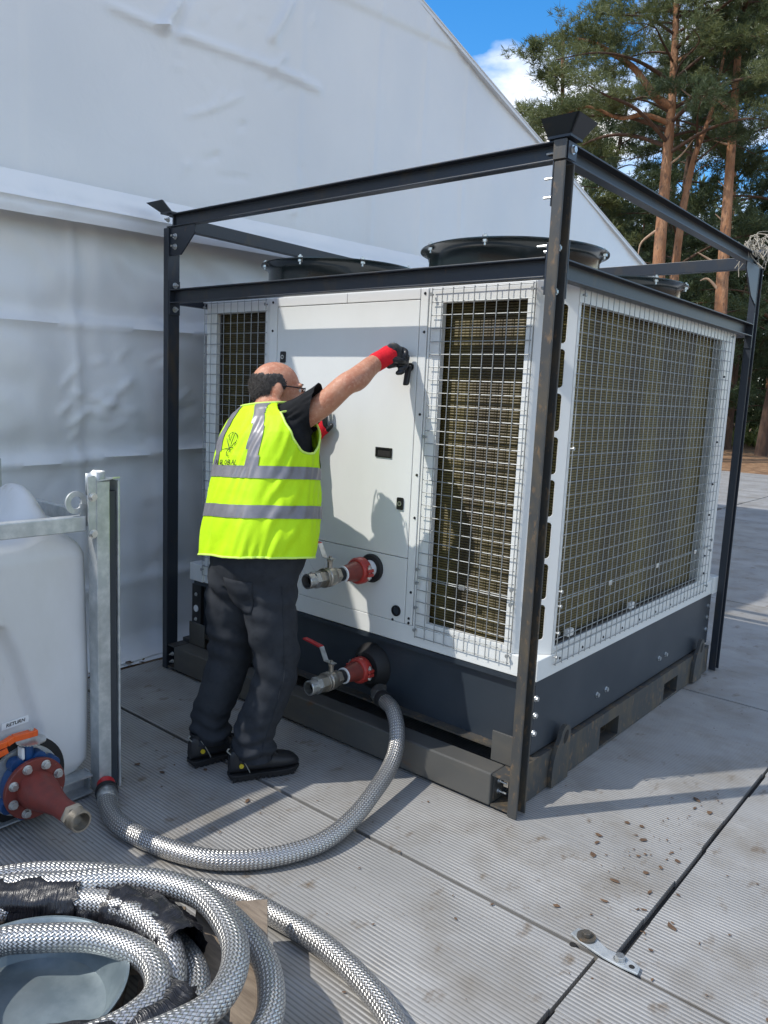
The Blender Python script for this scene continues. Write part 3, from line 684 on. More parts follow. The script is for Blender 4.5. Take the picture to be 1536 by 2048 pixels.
# corner columns: 45 degree faces with eight rounded slots
def column(p, q, name='vent_column'):
    """vertical panel from p to q (xy), slots cut through"""
    p, q = V((*p, 0)), V((*q, 0)); d = q - p; w = d.length; d.normalize(); nn = V((d.y, -d.x, 0))
    P = lambda u, z, k=0: p + d * u + V((0, 0, z)) + nn * k
    b = MB(); s0, s1 = .036, w - .036; zt = 1.877; z = .5575
    slots = [(1.877 - .1605 * i - .140, 1.877 - .1605 * i) for i in range(8)][::-1]
    def plate(u0, u1, z0, z1): b.add([P(u0, z0), P(u1, z0), P(u1, z1), P(u0, z1)], [(0, 1, 2, 3)])
    plate(0, s0, .5575, ZT); plate(s1, w, .5575, ZT)
    last = .5575
    r = .014
    for a, c in slots:
        plate(s0, s1, last, a); last = c
        # four filled corners make the slot ends round
        for (cu, cz, a0) in ((s0, a, PI), (s1, a, 1.5 * PI), (s1, c, 0), (s0, c, .5 * PI)):
            ou = cu + (r if cu == s0 else -r); oz = cz + (r if cz == a else -r)
            arc = [P(ou + r * math.cos(a0 + k * PI / 8), oz + r * math.sin(a0 + k * PI / 8)) for k in range(5)]
            b.add([P(cu, cz)] + arc, [tuple(range(6))])
    plate(s0, s1, last, ZT)
    o = b.build(name, 'white', chil, smooth=0, fix=False)
    md = o.modifiers.new('t', 'SOLIDIFY'); md.thickness = .006; md.offset = 0
    MB().add([P(.01, .56, .055), P(w - .01, .56, .055), P(w - .01, ZT - .01, .055), P(.01, ZT - .01, .055)], [(0, 1, 2, 3)]).build('corner_coil', 'coilX', o, smooth=0)
    return o
def colm(p, q, inward):
    # order so that nn points inward
    d = V((q[0] - p[0], q[1] - p[1])); nn = V((d.y, -d.x))
    return column(p, q) if nn.dot(V(inward)) > 0 else column(q, p)
I = .006
colm((RX - I - CH, FY + I), (RX - I, FY + I + CH - .01), (-1, 1))
colm((LX + I + CH - .02, FY + I), (LX + I, FY + I + CH), (1, 1))
colm((RX - I - CH, BY - I), (RX - I, BY - I - CH), (-1, -1))
colm((LX + I + CH, BY - I), (LX + I, BY - I - CH), (1, -1))
# face frames round the coil openings, as sheet-metal strips on the face planes
def strip_frame(axis, lo, hi, z0, z1, o0, o1, oz0, oz1, parent, name='coil_frame', dep=.03):
    """axis 'f': front face (x from lo to hi); 'r': right face (y from lo to hi)"""
    b = MB()
    for (a, c, e, f) in ((lo, hi, oz1, z1), (lo, hi, z0, oz0), (lo, o0, oz0, oz1), (o1, hi, oz0, oz1)):
        if axis == 'f': b.box(a, c, FY + .004, FY + dep, e, f)
        else: b.box(RX - dep, RX - .004, a, c, e, f)
    return b.build(name, 'white', parent, smooth=0, bevel=.0015)
def coil(axis, lo, hi, z0, z1, parent):
    if axis == 'f': return MB().box(lo, hi, FY + .05, FY + .075, z0, z1).build('coil', 'coilX', parent, smooth=0)
    return MB().box(RX - .075, RX - .05, lo, hi, z0, z1).build('coil', 'coilY', parent, smooth=0)
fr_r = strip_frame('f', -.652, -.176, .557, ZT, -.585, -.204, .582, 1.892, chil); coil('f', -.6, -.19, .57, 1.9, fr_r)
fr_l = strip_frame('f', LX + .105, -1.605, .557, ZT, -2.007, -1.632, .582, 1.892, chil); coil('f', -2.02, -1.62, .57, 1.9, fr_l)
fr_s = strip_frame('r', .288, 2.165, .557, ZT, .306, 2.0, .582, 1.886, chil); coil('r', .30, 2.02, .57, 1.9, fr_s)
# drip edge and clips at the foot of the side coil
MB().box(RX - .045, RX - .012, .31, 2.0, .582, .592).build('drip_edge', 'black', fr_s, smooth=0)
for y in (.43, 1.05): MB().box(RX - .03, RX - .010, y, y + .05, .592, .622).build('coil_clip', 'white', fr_s, smooth=0, bevel=.004)
MB().box(RX - .05, RX - .008, 1.955, 1.998, .582, 1.886).build('edge_post', 'galv', fr_s, smooth=0)
# front panels: door, service panel, header strips, side strip; 3 mm joints
def fpanel(x0, x1, z0, z1, name, dep=.026, y0=0.0): return MB().box(x0, x1, FY + y0, FY + dep, z0, z1).build(name, 'white', chil, smooth=0, bevel=.0022)
MB().box(-1.60, -.655, FY + .0275, FY + .034, .56, ZT - .002).build('panel_backing', 'void', chil, smooth=0)
door = fpanel(-1.541, -.697, .8425, 1.908, 'door_panel')
serv = fpanel(-1.541, -.697, .5575, .8395, 'service_panel')
fpanel(-1.601, -1.5445, .5575, 1.952, 'stile'); fpanel(-.6935, -.6555, .5575, 1.952, 'stile')
fpanel(-1.541, -1.0985, 1.911, 1.952, 'header'); fpanel(-1.0955, -.697, 1.911, 1.952, 'header')
for x, z in ((-1.575, 1.932), (-.672, 1.932), (-1.575, 1.80), (-1.575, 1.45), (-.668, 1.78), (-.668, 1.45), (-.668, 1.20), (-.668, 1.02), (-.668, .70), (-.672, .585), (-.672, .565), (-.76, .562), (-1.575, 1.1)):
    MB().cyl((x, FY + .0005, z), (x, FY - .004, z), .0065, .0045, n=10).build('screw', 'black', chil)
for y, z in [(2.03, 1.7), (2.03, 1.35), (2.03, 1.12), (2.03, .95), (2.03, .72), (2.04, .62)] + [(.35 + .2 * i, .528) for i in range(9)]:
    MB().cyl((RX - .0045 if z > .56 else RX - .0005, y, z), (RX + .003, y, z), .0065, .0045, n=10).build('screw', 'black', chil)
for x in (-.65, -.5, -.35, -.2): pass
# quarter-turn latches
for x, z in ((-1.495, 1.678), (-.747, 1.071)):
    l = MB().prism([(px, FY - .0005, pz) for px, pz in rounded(x - .017, x + .017, z - .026, z + .026, .006)], (0, -.006, 0)).build('latch', 'black', door, smooth=0, fix=True)
    MB().ring((x, FY - .0066, z), (0, -1, 0), .010, .006, .003, 16).build('lock_barrel', 'zinc', l)
# recessed handle
hx0, hx1, hz0, hz1 = -.896, -.806, 1.258, 1.300
h = MB()
for (a, c, e, f) in ((hx0, hx1, hz1 - .007, hz1), (hx0, hx1, hz0, hz0 + .006), (hx0, hx0 + .008, hz0 + .006, hz1 - .007), (hx1 - .008, hx1, hz0 + .006, hz1 - .007)): h.box(a, c, FY - .005, FY - .0003, e, f)
hd = h.build('recessed_handle', 'black', door, smooth=0)
MB().box(hx0 + .008, hx1 - .008, FY - .0014, FY - .0003, hz0 + .006, hz1 - .007).build('recess', 'void', hd, smooth=0)
MB().ring((-.741, FY - .0005, .605), (0, -1, 0), .024, .017, .006, 28).build('plug_ring', 'black', serv)
MB().cyl((-.741, FY - .0005, .605), (-.741, FY - .002, .605), .0165, n=24).build('plug_cap', 'navy', serv)

# wire guards: 50 mm weldmesh, upper and lower sheet, bent rim wires and fixing clips
def guard(axis, lo, hi, z0, z1, parent):
    b = MB(); off = .013; r = .0019
    P = (lambda u, z, k=0: V((u, FY - off + k, z))) if axis == 'f' else (lambda u, z, k=0: V((RX + off - k, u, z)))
    nu = round((hi - lo) / .0503); nz = max(1, round((z1 - z0) / .0505))
    rg = random.Random(int(lo * 1000) + int(z0 * 1000))
    for i in range(nu + 1):
        u = lo + (hi - lo) * i / nu; j1, j2 = rg.uniform(-.002, .002), rg.uniform(-.002, .002)
        b.tube([P(u + j1, z0 - .004, .0), P(u, (z0 + z1) / 2, -.001), P(u + j2, z1 + .004, 0)], r, 6)
    for j in range(nz + 1):
        z = z0 + (z1 - z0) * j / nz; j1 = rg.uniform(-.0015, .0015)
        b.tube([P(lo - .004, z + j1, .0045), P((lo + hi) / 2, z, .0042), P(hi + .004, z - j1, .0045)], r, 6)
    o = b.build('wire_guard', 'wire', parent)
    for u, z in ((lo, z0 + .03), (hi, z0 + .03), (lo, z1 - .02), (hi, z1 - .02), (lo, (z0 + z1) / 2)):
        c = MB(); c.cyl(P(u, z, off - .006 + .001), P(u, z, -.003), .004, n=8); c.cyl(P(u, z, -.003), P(u, z, -.007), .008, n=6)
        c.build('clip', 'wire', o, smooth=0)
    return o
for fr, ax, lo, hi in ((fr_r, 'f', -.628, -.176), (fr_l, 'f', -2.083, -1.612), (fr_s, 'r', .290, 2.062)):
    up = guard(ax, lo, hi, .779, 1.944 if ax == 'f' else 1.932, fr)
    guard(ax, lo, hi, .518, .771, fr)
    for t in ((.5,) if ax == 'f' else (.25, .55, .85)):
        u = lo + (hi - lo) * t; k = .017
        c = MB().box(u - .014, u + .014, FY - k - .003, FY - k + .003, .765, .786) if ax == 'f' else MB().box(RX + k - .003, RX + k + .003, u - .014, u + .014, .765, .786)
        c.build('joining_clip', 'zinc', up, smooth=0, bevel=.002)
    # folded top edge
# fan cowls, four of them
def fan(cx, cy):
    b = MB(); z0, z1 = ZT + .012, 2.155
    b.lathe((cx, cy, z0), (0, 0, 1), [(0, .385), (.02, .372), (z1 - z0 - .03, .372), (z1 - z0 - .006, .392), (z1 - z0, .412), (z1 - z0 + .005, .412), (z1 - z0 + .005, .405), (z1 - z0 - .004, .385), (z1 - z0 - .035, .366), (.0, .366)], 72, caps=False)
    f = b.build('fan_cowl', 'cowl', chil, smooth=50)
    for k in range(8):
        a = k * PI / 4 + .25; c = V((cx + .396 * math.cos(a), cy + .396 * math.sin(a), z1 + .004))
        MB().cyl(c - V((0, 0, .03)), c + V((0, 0, .016)), .005, n=8).cyl(c, c + V((0, 0, .009)), .012, n=6).cyl(c - V((0, 0, .018)), c - V((0, 0, .008)), .012, n=6).build('bolt', 'zinc', f, smooth=0)
    MB().cyl((cx, cy, z0 + .03), (cx, cy, z0 + .12), .085, n=24).build('motor', 'black', f)
    bl = MB()
    for k in range(5):
        a = 2 * PI * k / 5; d = V((math.cos(a), math.sin(a), 0)); s = V((-d.y, d.x, 0))
        q = [V((cx, cy, z0 + .07)) + d * rr_ + s * w - V((0, 0, 1)) * w * .35 for rr_, w in ((.08, -.03), (.35, -.08), (.355, .1), (.08, .04))]
        bl.prism(q, (0, 0, .004))
    bl.build('fan_blades', 'black', f, smooth=0, fix=True)
    gr = MB()
    for k in range(1, 12): gr.tube([(cx + (.03 + k * .0305) * math.cos(t), cy + (.03 + k * .0305) * math.sin(t), z1 - .03) for t in [2 * PI * i / 36 for i in range(37)]], .002, 5, caps=False)
    for k in range(8): gr.cyl((cx, cy, z1 - .034), (cx + .37 * math.cos(k * PI / 4), cy + .37 * math.sin(k * PI / 4), z1 - .034), .003, n=5)
    gr.build('fan_grille', 'black', f)
for c in ((-1.655, .705), (-.60, .705), (-.62, 1.745), (-1.655, 1.745)): fan(*c)

# pipe connections with red grooved couplings and ball valves, pointing out of the front
def valve(x, y0, z, white_stub, lever_dir):
    A = V((x, y0, z)); d = V((0, -1, 0))
    P = lambda t, u=0, w=0: A + d * t + V((u, 0, w))
    v = MB().cyl(P(.012), P(.09), .037, n=28).build('pipe_connection', 'sticker' if white_stub else 'rubber', chil)
    MB().lathe(P(0), d, [(0, .035), (0, .062), (.010, .064), (.016, .058), (.016, .035)], 36, caps=False).build('grommet', 'rubber', v)
    # coupling: two half shells with ears and bolts
    c = MB().lathe(P(.062), d, [(0, .038), (0, .052), (.010, .058), (.040, .058), (.050, .051), (.050, .036)], 32, caps=False)
    for s in (-1, 1): c.box(x + s * .052 - .018, x + s * .052 + .018, y0 - .104, y0 - .070, z - .016, z - .002).box(x + s * .052 - .018, x + s * .052 + .018, y0 - .104, y0 - .070, z + .002, z + .016)
    c.build('coupling_clamp', 'redclamp', v, bevel=.002)
    for s in (-1, 1):
        MB().cyl((x + s * .058, y0 - .087, z - .032), (x + s * .058, y0 - .087, z + .032), .005, n=8).cyl((x + s * .058, y0 - .087, z + .016), (x + s * .058, y0 - .087, z + .025), .010, n=6).cyl((x + s * .058, y0 - .087, z - .026), (x + s * .058, y0 - .087, z - .017), .010, n=6).build('clamp_bolt', 'zinc', v, smooth=0)
    MB().lathe(P(.112), d, [(0, .034), (0, .044), (.012, .042), (.045, .036), (.078, .032), (.078, .02)], 28, caps=False).build('reducer', 'redpaint', v)
    MB().lathe(P(.189), d, [(0, .02), (0, .035), (.007, .035), (.007, .02)], 24, caps=False).build('seal', 'sticker', v)
    MB().cyl(P(.195), P(.225), .0285, n=24).build('thread_joint', 'rubber', v)
    # ball valve body: hexagon, barrel, raised bands, hexagon
    o = MB().cyl(P(.222), P(.246), .034, n=6).lathe(P(.244), d, [(0, .030), (.006, .036), (.024, .041), (.046, .041), (.05, .038), (.058, .038)], 28).lathe(P(.300), d, [(0, .030), (0, .041), (.010, .041), (.010, .030)], 28, caps=False).cyl(P(.308), P(.345), .0355, n=6)
    o.build('valve_body', 'nickel', v, smooth=30, bevel=.0015)
    MB().cyl(P(.347), P(.368), .036, n=6).lathe(P(.366), d, [(0, .026), (0, .030), (.036, .030), (.038, .028), (.038, .023), (.0, .023)], 28, caps=False).build('nipple', 'zinc', v, smooth=30)
    for k in range(5): MB().ring(P(.374 + k * .006), d, .0314, .029, .0028, 24).build('thread', 'zinc', v)
    MB().cyl(P(.371), P(.373), .0228, n=20).build('bore', 'void', v)
    # stem and lever
    MB().cyl(P(.272, 0, .036), P(.272, 0, .070), .011, n=12).cyl(P(.272, 0, .066), P(.272, 0, .075), .014, n=6).cyl(P(.272, 0, .072), P(.272, 0, .088), .006, n=8).build('stem', 'nickel', v, smooth=0)
    l = V(lever_dir).normalized(); sd = V((-l.y, l.x, 0))
    p0 = P(.272, 0, .078); p1 = p0 + l * .035; p2 = p0 + l * .068 + V((0, 0, .052)); p3 = p2 + l * .115 + V((0, 0, .008))
    lv = MB()
    for a, c in ((p0 - l * .02, p1), (p1, p2)):
        m_ = (c - a); k = m_.normalized(); up = k.cross(sd).normalized(); lv.obox((a + c) / 2, m_ / 2, sd * .012, up * .0016)
    lo = lv.build('lever', 'zinc', v, smooth=0)
    m_ = p3 - p2; k = m_.normalized(); up = k.cross(sd).normalized()
    MB().obox((p2 + p3) / 2, m_ / 2, sd * .0125, up * .004).build('lever_grip', 'redlever', lo, smooth=0, bevel=.003)
    return v
v1 = valve(-.887, FY - .0005, .768, True, (-1, .1, 0))
v2 = valve(-.877, FY + .0195, .318, False, (-1, .1, 0))
MB().lathe((-.877, FY + .019, .318), (0, -1, 0), [(0, .105), (.010, .104), (.05, .07), (.05, .03)], 36, caps=False).build('pipe_lagging', 'rubber', v2)
MB().tube([V((-.93, FY - .255, .79)) + V((.05 * math.cos(t) - .05, .008 * math.sin(2 * t), .05 * math.sin(t) + .03)) for t in [2 * PI * i / 30 for i in range(31)]], .0009, 5, caps=False).build('keeper_wire', 'zinc', v1)

# ================================================================== WATER TANK (left)
tank = thing('water_tank', 'white moulded plastic water tank in a galvanised frame, marked RETURN', 'water tank', (-1.72, -1.5, 0))
TX0, TX1, TY0, TY1 = -2.20, -1.272, -2.0, -.945
def tank_body():
    b = MB(); vs = []; N = 12
    levels = [(.062, .055), (.085, .022), (.13, .0), (.45, -.004), (.80, .0), (.91, .002), (.945, .014), (.968, .040), (.985, .09), (1.005, .18), (1.02, .28)]
    ring = 0
    for z, ins in levels:
        r = .05 + ins * .5; pts = rounded(TX0 + ins, TX1 - ins, TY0 + ins, TY1 - ins, min(r, .16), 6); seg = []
        # resample each straight side so the moulded arch can be pressed in
        m = len(pts)
        for i in range(m):
            p, q = V((*pts[i], z)), V((*pts[(i + 1) % m], z)); k = 14 if i % 7 == 6 else 1
            for j in range(k): seg.append(p.lerp(q, j / k))
        ring = len(seg); vs += seg
    fs = [(i * ring + k, i * ring + (k + 1) % ring, (i + 1) * ring + (k + 1) % ring, (i + 1) * ring + k) for i in range(len(levels) - 1) for k in range(ring)]
    n = len(levels); fs += [tuple(range(ring))[::-1], tuple(range((n - 1) * ring, n * ring))]
    b.add(vs, fs); return b
me = voxel(tank_body(), .010, 5, 'tank_body')
for v in me.vertices:                            # moulded arch on the front and a raised filler dome
    y, z = v.co.y, v.co.z
    if v.co.x > TX1 - .03:
        cy = -1.47; yy = abs(y - cy); top = .70
        edge = .20 + .128 * max(0, min(1, (top - z) / .4)) ** .7     # half width of the arch at this height
        d = edge - yy if z < top else -((z - top) + max(0, yy - .16))
        s = 1 / (1 + math.exp(-d / .0045)); v.co.x -= .046 * s
    if z > .94:
        d2 = ((v.co.x + 1.50) / .17) ** 2 + ((y + 1.10) / .075) ** 2
        v.co.z += .15 * math.exp(-d2 ** 1.3)
tb = obj('tank_body', me, 'tank', tank)
for poly in me.polygons: poly.use_smooth = True
# frame uprights: folded channel, open on one side
def tank_post(x, y, sx, sy, name='upright'):
    b = MB()
    q = [(0, 0), (.052, 0), (.052, .006), (.006, .006), (.006, .05), (.0, .05)]
    prof = [(0, -.030), (.060, -.030), (.060, .020), (.052, .020), (.052, -.022), (.008, -.022), (.008, .052), (.060, .052), (.060, .060), (0, .060)]
    b.prism([(x - sx * (.060 - px), y + sy * py, .012) for px, py in prof], (0, 0, 1.165))
    return b.build(name, 'galv', tank, smooth=0, bevel=.002, fix=True)
up = tank_post(-1.208, -.925, 1, 1)
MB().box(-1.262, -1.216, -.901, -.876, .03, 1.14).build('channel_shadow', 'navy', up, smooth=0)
MB().prism([(-1.268, -.955, 1.177), (-1.208, -.955, 1.177), (-1.196, -.90, 1.186), (-1.206, -.865, 1.186), (-1.268, -.865, 1.177)], (0, 0, .006)).build('cap', 'galv', up, smooth=0, fix=True)
tank_post(-2.20, -.925, -1, 1); tank_post(-1.208, -2.04, 1, -1); tank_post(-2.20, -2.04, -1, -1)
# top rails
MB().box(-1.262, -1.222, -2.02, -.985, 1.004, 1.058).build('top_rail', 'galv', tank, smooth=0, bevel=.004)
MB().box(-2.18, -1.275, -.955, -.925, 1.01, 1.06).build('top_rail', 'galv', tank, smooth=0, bevel=.003)
MB().box(-2.19, -2.15, -2.02, -.96, 1.004, 1.058).build('top_rail', 'galv', tank, smooth=0, bevel=.004)
MB().box(-2.18, -1.275, -2.03, -2.0, 1.01, 1.06).build('top_rail', 'galv', tank, smooth=0, bevel=.003)
# clamp bracket with curved end, bolts and lifting eye
br = MB()
br.prism([(-1.216, -.985, .985), (-1.216, -.952, .985), (-1.216, -.952, 1.19), (-1.216, -.962, 1.20), (-1.216, -.985, 1.195)], (.006, 0, 0))
br.tube([(-1.214 - .05 * (1 - math.cos(t)), -.953 + .06 * math.sin(t), 1.15) for t in [i * PI / 10 for i in range(8)]], .004, 6)
brk = br.build('rail_bracket', 'galv', tank, smooth=0, fix=True)
vs = []
for i in range(13):
    t = PI * .95 * i / 12; 
    for z in (1.12, 1.21 - .012 * (i > 10)): vs.append((-1.212 - .045 * (1 - math.cos(t)) , -.953 + .055 * math.sin(t), z))
q = MB().add(vs, [(2 * i, 2 * i + 2, 2 * i + 3, 2 * i + 1) for i in range(12)]).build('rail_bracket', 'galv', tank); md = q.modifiers.new('t', 'SOLIDIFY'); md.thickness = .005
bolts([(-1.209, -.968, 1.125), (-1.209, -.968, .995)], (1, 0, 0), brk, .012)
MB().ring((-1.245, -1.015, 1.105), (1, .1, 0), .040, .022, .008, 32).box(-1.245, -1.238, -1.0, -.965, 1.02, 1.1).build('lifting_eye', 'galv', tank)
# base: folded tray rails and fork tube
MB().box(-1.30, -1.235, -2.03, -.965, .012, .018).box(-1.30, -1.235, -2.03, -.965, .078, .084).box(-1.30, -1.294, -2.03, -.965, .018, .078).build('base_rail', 'galv', tank, smooth=0)
MB().box(-2.2, -1.31, -1.0, -.955, .012, .06).box(-2.2, -1.31, -2.03, -1.98, .012, .06).box(-2.2, -2.15, -1.98, -1.0, .012, .06).build('base_rail', 'galv', tank, smooth=0)
MB().box(-1.294, -1.262, -.968, -.962, .012, .09).build('base_stop', 'galv', tank, smooth=0)
# outlet: gasket plate, blue butterfly valve with orange lever, red reducer and threaded nipple
OY, OZ = -1.214, .150
O = lambda t, y=0, z=0: V((-1.262 + t, OY + y, OZ + z))
X = V((1, 0, 0))
val = MB().lathe(O(-.03), X, [(0, .155), (.022, .155), (.03, .148), (.03, .07)], 48, caps=False).build('outlet_flange', 'tank', tank, smooth=40)
MB().ring(O(.0006), X, .150, .118, .006, 48).build('gasket', 'rubber', val)
MB().ring(O(.007), X, .122, .06, .012, 48).build('backing_ring', 'galv', val)
bv = MB().lathe(O(.02), X, [(0, .05), (0, .086), (.012, .09), (.046, .09), (.058, .086), (.058, .05)], 40, caps=False)
for a in (.6, 1.25, 2.05, 3.7, 4.4, 5.3): bv.cyl(O(.03, .094 * math.cos(a), .094 * math.sin(a)), O(.07, .094 * math.cos(a), .094 * math.sin(a)), .024, n=18)
bv.cyl(O(.049, 0, .08), O(.049, 0, .150), .017, n=20)
bvo = bv.build('butterfly_valve', 'bluepaint', val, smooth=40)
MB().box(-1.262 + .034, -1.262 + .064, OY - .028, OY - .019, OZ + .100, OZ + .140).build('valve_tag', 'sticker', bvo, smooth=0)
pl = []
for i in range(60):                              # toothed index plate
    a = 2 * PI * i / 60; r = .047 + (.0022 if i % 2 else -.0022) * (1 if math.cos(a - 5.6) > .1 else 0)
    pl.append((-1.213 + r * math.cos(a) * 1.0, OY + .012 + r * math.sin(a) * 1.0, OZ + .152))
ip = MB().prism(pl, (0, 0, .004)).build('index_plate', 'zinc', bvo, smooth=0, fix=True)
lv = MB(); path = [(-1.213, OY + .03, .016), (-1.213, OY - .05, .018), (-1.209, OY - .075, .010), (-1.205, OY - .16, .006), (-1.198, OY - .27, .0)]
for i in range(len(path) - 1):
    a, c = V(path[i]), V(path[i + 1]); a.z += OZ + .162; c.z += OZ + .162; k = (c - a); s = k.normalized().cross(V((0, 0, 1))).normalized()
    lv.obox((a + c) / 2, k * .51, s * (.013 - .001 * i), k.normalized().cross(s) * .011)
lvo = lv.build('lever', 'orange', bvo, smooth=0, bevel=.003)
MB().obox((-1.204, OY - .09, OZ + .144), (.004, 0, 0), (0, .018, .004), (0, -.003, .010)).obox((-1.2, OY - .17, OZ + .140), (.004, 0, 0), (0, .07, .002), (0, 0, .006)).build('trigger', 'orange', lvo, smooth=0, bevel=.002)
MB().cyl((-1.213, OY + .012, OZ + .188), (-1.213, OY + .012, OZ + .194), .009, n=14).build('lever_bolt', 'zinc', lvo)
rd = MB().lathe(O(.080), X, [(0, .03), (0, .102), (.004, .104), (.018, .104), (.020, .102), (.020, .066), (.026, .064), (.050, .062), (.090, .053), (.135, .042), (.175, .035), (.20, .0335), (.26, .0335), (.26, .02)], 48, caps=False).build('reducer', 'redpaint', val, smooth=40)
for k in range(8):
    a = 2 * PI * k / 8 + .35; c = O(.1, .083 * math.cos(a), .083 * math.sin(a))
    MB().cyl(c, c + X * .003, .0165, n=16).cyl(c + X * .003, c + X * .015, .0125, n=6).build('bolt', 'zinc', rd, smooth=0, bevel=.001)
MB().cyl(O(.338), O(.362), .0395, n=6).lathe(O(.360), X, [(0, .028), (0, .0345), (.036, .0335), (.036, .028), (-.02, .028)], 32, caps=False).build('nipple', 'nickel', val, smooth=30)
for k in range(6): MB().ring(O(.366 + k * .005), X, .0352, .033, .0024, 28).build('thread', 'nickel', val)
MB().cyl(O(.348), O(.352), .0278, n=24).build('bore', 'rusty', val)
# sticker reading RETURN
def text_mesh(body, size, ext=.0004):
    cu = bpy.data.curves.new('txt', 'FONT'); cu.body = body; cu.size = size; cu.extrude = ext; cu.align_x = 'CENTER'; cu.align_y = 'CENTER'; cu.offset = size * .012; cu.shear = .18
    o = bpy.data.objects.new('txt', cu); C.objects.link(o); dg = bpy.context.evaluated_depsgraph_get(); dg.update()
    me = bpy.data.meshes.new_from_object(o.evaluated_get(dg)); bpy.data.objects.remove(o); return me
sx = -1.3120
for vv in tb.data.vertices:
    pass
st = MB().prism([(sx, -1.258, .322), (sx, -1.164, .328), (sx, -1.162, .353), (sx, -1.256, .347)], (.0015, 0, 0)).build('sticker', 'sticker', tank, smooth=0, fix=True)
tm = text_mesh('RETURN', .0175); tm.transform(Matrix(((0, 0, 1, sx + .0022), (1, 0, 0, -1.210), (.06, 1, 0, .3375), (0, 0, 0, 1)))); obj('lettering', tm, 'ink', st)

# ================================================================== HOSES
HR = .0315
def hose(name, pts, label, group=None, n=10, r=HR, closed=False, parent=None):
    path = spline(pts, n, closed)
    if closed: path.append(path[0])
    b = MB(); b.tube(path, r, 28, caps=True, uvscale=1); o = b.build(name, 'braid', parent, smooth=60)
    if label: tag(o, label, 'hose', group)
    return o, path
h1p = [(-1.10, -.985, .04), (-1.03, -1.017, .036), (-.92, -1.035, .034), (-.782, -1.021, .034), (-.66, -.99, .034), (-.548, -.935, .034), (-.455, -.84, .034), (-.395, -.72, .034), (-.372, -.60, .038),
       (-.385, -.46, .052), (-.415, -.33, .075), (-.452, -.20, .102), (-.495, -.10, .145), (-.550, -.03, .20), (-.62, .025, .236), (-.70, .075, .232)]
hz, hpath = hose('braided_hose', h1p, 'single braided steel hose curving from the tank foot to the chiller base')
def ferrule(parent, p, d, mat='zinc', nut=True, rub=False):
    p, d = V(p), V(d).normalized()
    MB().lathe(p, d, [(0, .034), (.004, .036), (.05, .0365), (.056, .033)], 28).build('ferrule', mat, parent)
    if nut: MB().cyl(p + d * .056, p + d * .092, .040, n=6).build('hose_nut', 'skid', parent, smooth=0, bevel=.002)
    if rub: MB().lathe(p + d * .05, d, [(0, .034), (.004, .040), (.024, .040), (.028, .03)], 28).build('rubber_collar', 'rubber', parent)
ferrule(hz, hpath[-1] - (hpath[-1] - hpath[-3]) * .2, (hpath[-1] - hpath[-3]), 'rubber')
MB().tube(spline([hpath[-1] + (hpath[-1] - hpath[-3]).normalized() * .07, (-.80, .13, .232), (-.815, .195, .235)], 6), .024, 16).build('hose_tail', 'skid', hz)
ferrule(hz, hpath[0] - (hpath[0] - hpath[2]) * .2, (hpath[0] - hpath[2]), 'zinc', nut=False, rub=True)
e = hpath[0] + (hpath[0] - hpath[2]).normalized() * .085
MB().lathe(e, (hpath[0] - hpath[2]), [(-.012, .033), (.03, .033), (.032, .02)], 20).build('red_cap', 'redlever', hz)

# pallet under the coil
pal = thing('pallet', 'weathered wooden pallet half hidden under the coiled hoses', 'pallet', (-.25, -1.6, 0))
P0 = V((-.170, -1.055, 0)); ed = V((.75, -.66, 0)); wd = V((-.66, -.75, 0))
for k in range(8):
    c = P0 + wd * (.042 + .108 * k) + ed * (.50 + rr.uniform(-.012, .012)); MB().obox(c + V((0, 0, .131)), ed * .5, wd * (.040 + rr.uniform(-.003, .003)), V((0, 0, .009))).build('deck_board', 'wood', pal, smooth=0, bevel=.002)
for t in (.06, .5, .94):
    c = P0 + wd * .43 + ed * t; MB().obox(c + V((0, 0, .064)), ed * .03, wd * .42, V((0, 0, .056))).build('bearer', 'wood', pal, smooth=0, bevel=.002)

# coil of hoses on the pallet
def ringpts(c, rx, ry, z, wob, seed, rot=0, n=14):
    q = random.Random(seed); out = []
    for i in range(n):
        a = 2 * PI * i / n; k = 1 + q.uniform(-wob, wob); x, y = rx * k * math.cos(a), ry * k * math.sin(a)
        out.append((c[0] + x * math.cos(rot) - y * math.sin(rot), c[1] + x * math.sin(rot) + y * math.cos(rot), z + q.uniform(-.006, .006)))
    return out
GRP = 'braided hoses coiled on the pallet'
zA, zB = .262, .225
hose('braided_hose', [(-.60, -1.60, .235), (-.47, -1.475, .25), (-.335, -1.345, .262), (-.17, -1.285, .268), (-.02, -1.312, .268), (.075, -1.37, .266), (.128, -1.455, .262), (.125, -1.545, .258), (.06, -1.70, .25), (-.08, -1.86, .24), (-.28, -1.95, .235), (-.50, -1.93, .23), (-.64, -1.78, .228)],
     'topmost wide loop of braided steel hose lying over the black-wrapped coil', GRP, closed=True)
hose('braided_hose', [(-.40, -1.685, .232), (-.335, -1.597, .236), (-.237, -1.514, .238), (-.112, -1.475, .238), (-.022, -1.50, .236), (.014, -1.56, .232), (.0, -1.66, .226), (-.07, -1.77, .222), (-.2, -1.83, .222), (-.33, -1.80, .225)],
     'small inner loop of braided steel hose round the galvanised pan', GRP, closed=True)
hose('braided_hose', [(-.70, -1.50, .178), (-.50, -1.31, .178), (-.32, -1.215, .178), (-.157, -1.205, .178), (.005, -1.236, .178), (.115, -1.298, .178), (.19, -1.385, .178), (.215, -1.52, .178), (.15, -1.72, .178), (-.02, -1.93, .178), (-.30, -2.05, .178), (-.58, -1.99, .178), (-.75, -1.76, .178)],
     'outer lower loop of braided steel hose lying on the pallet boards', GRP, closed=True)
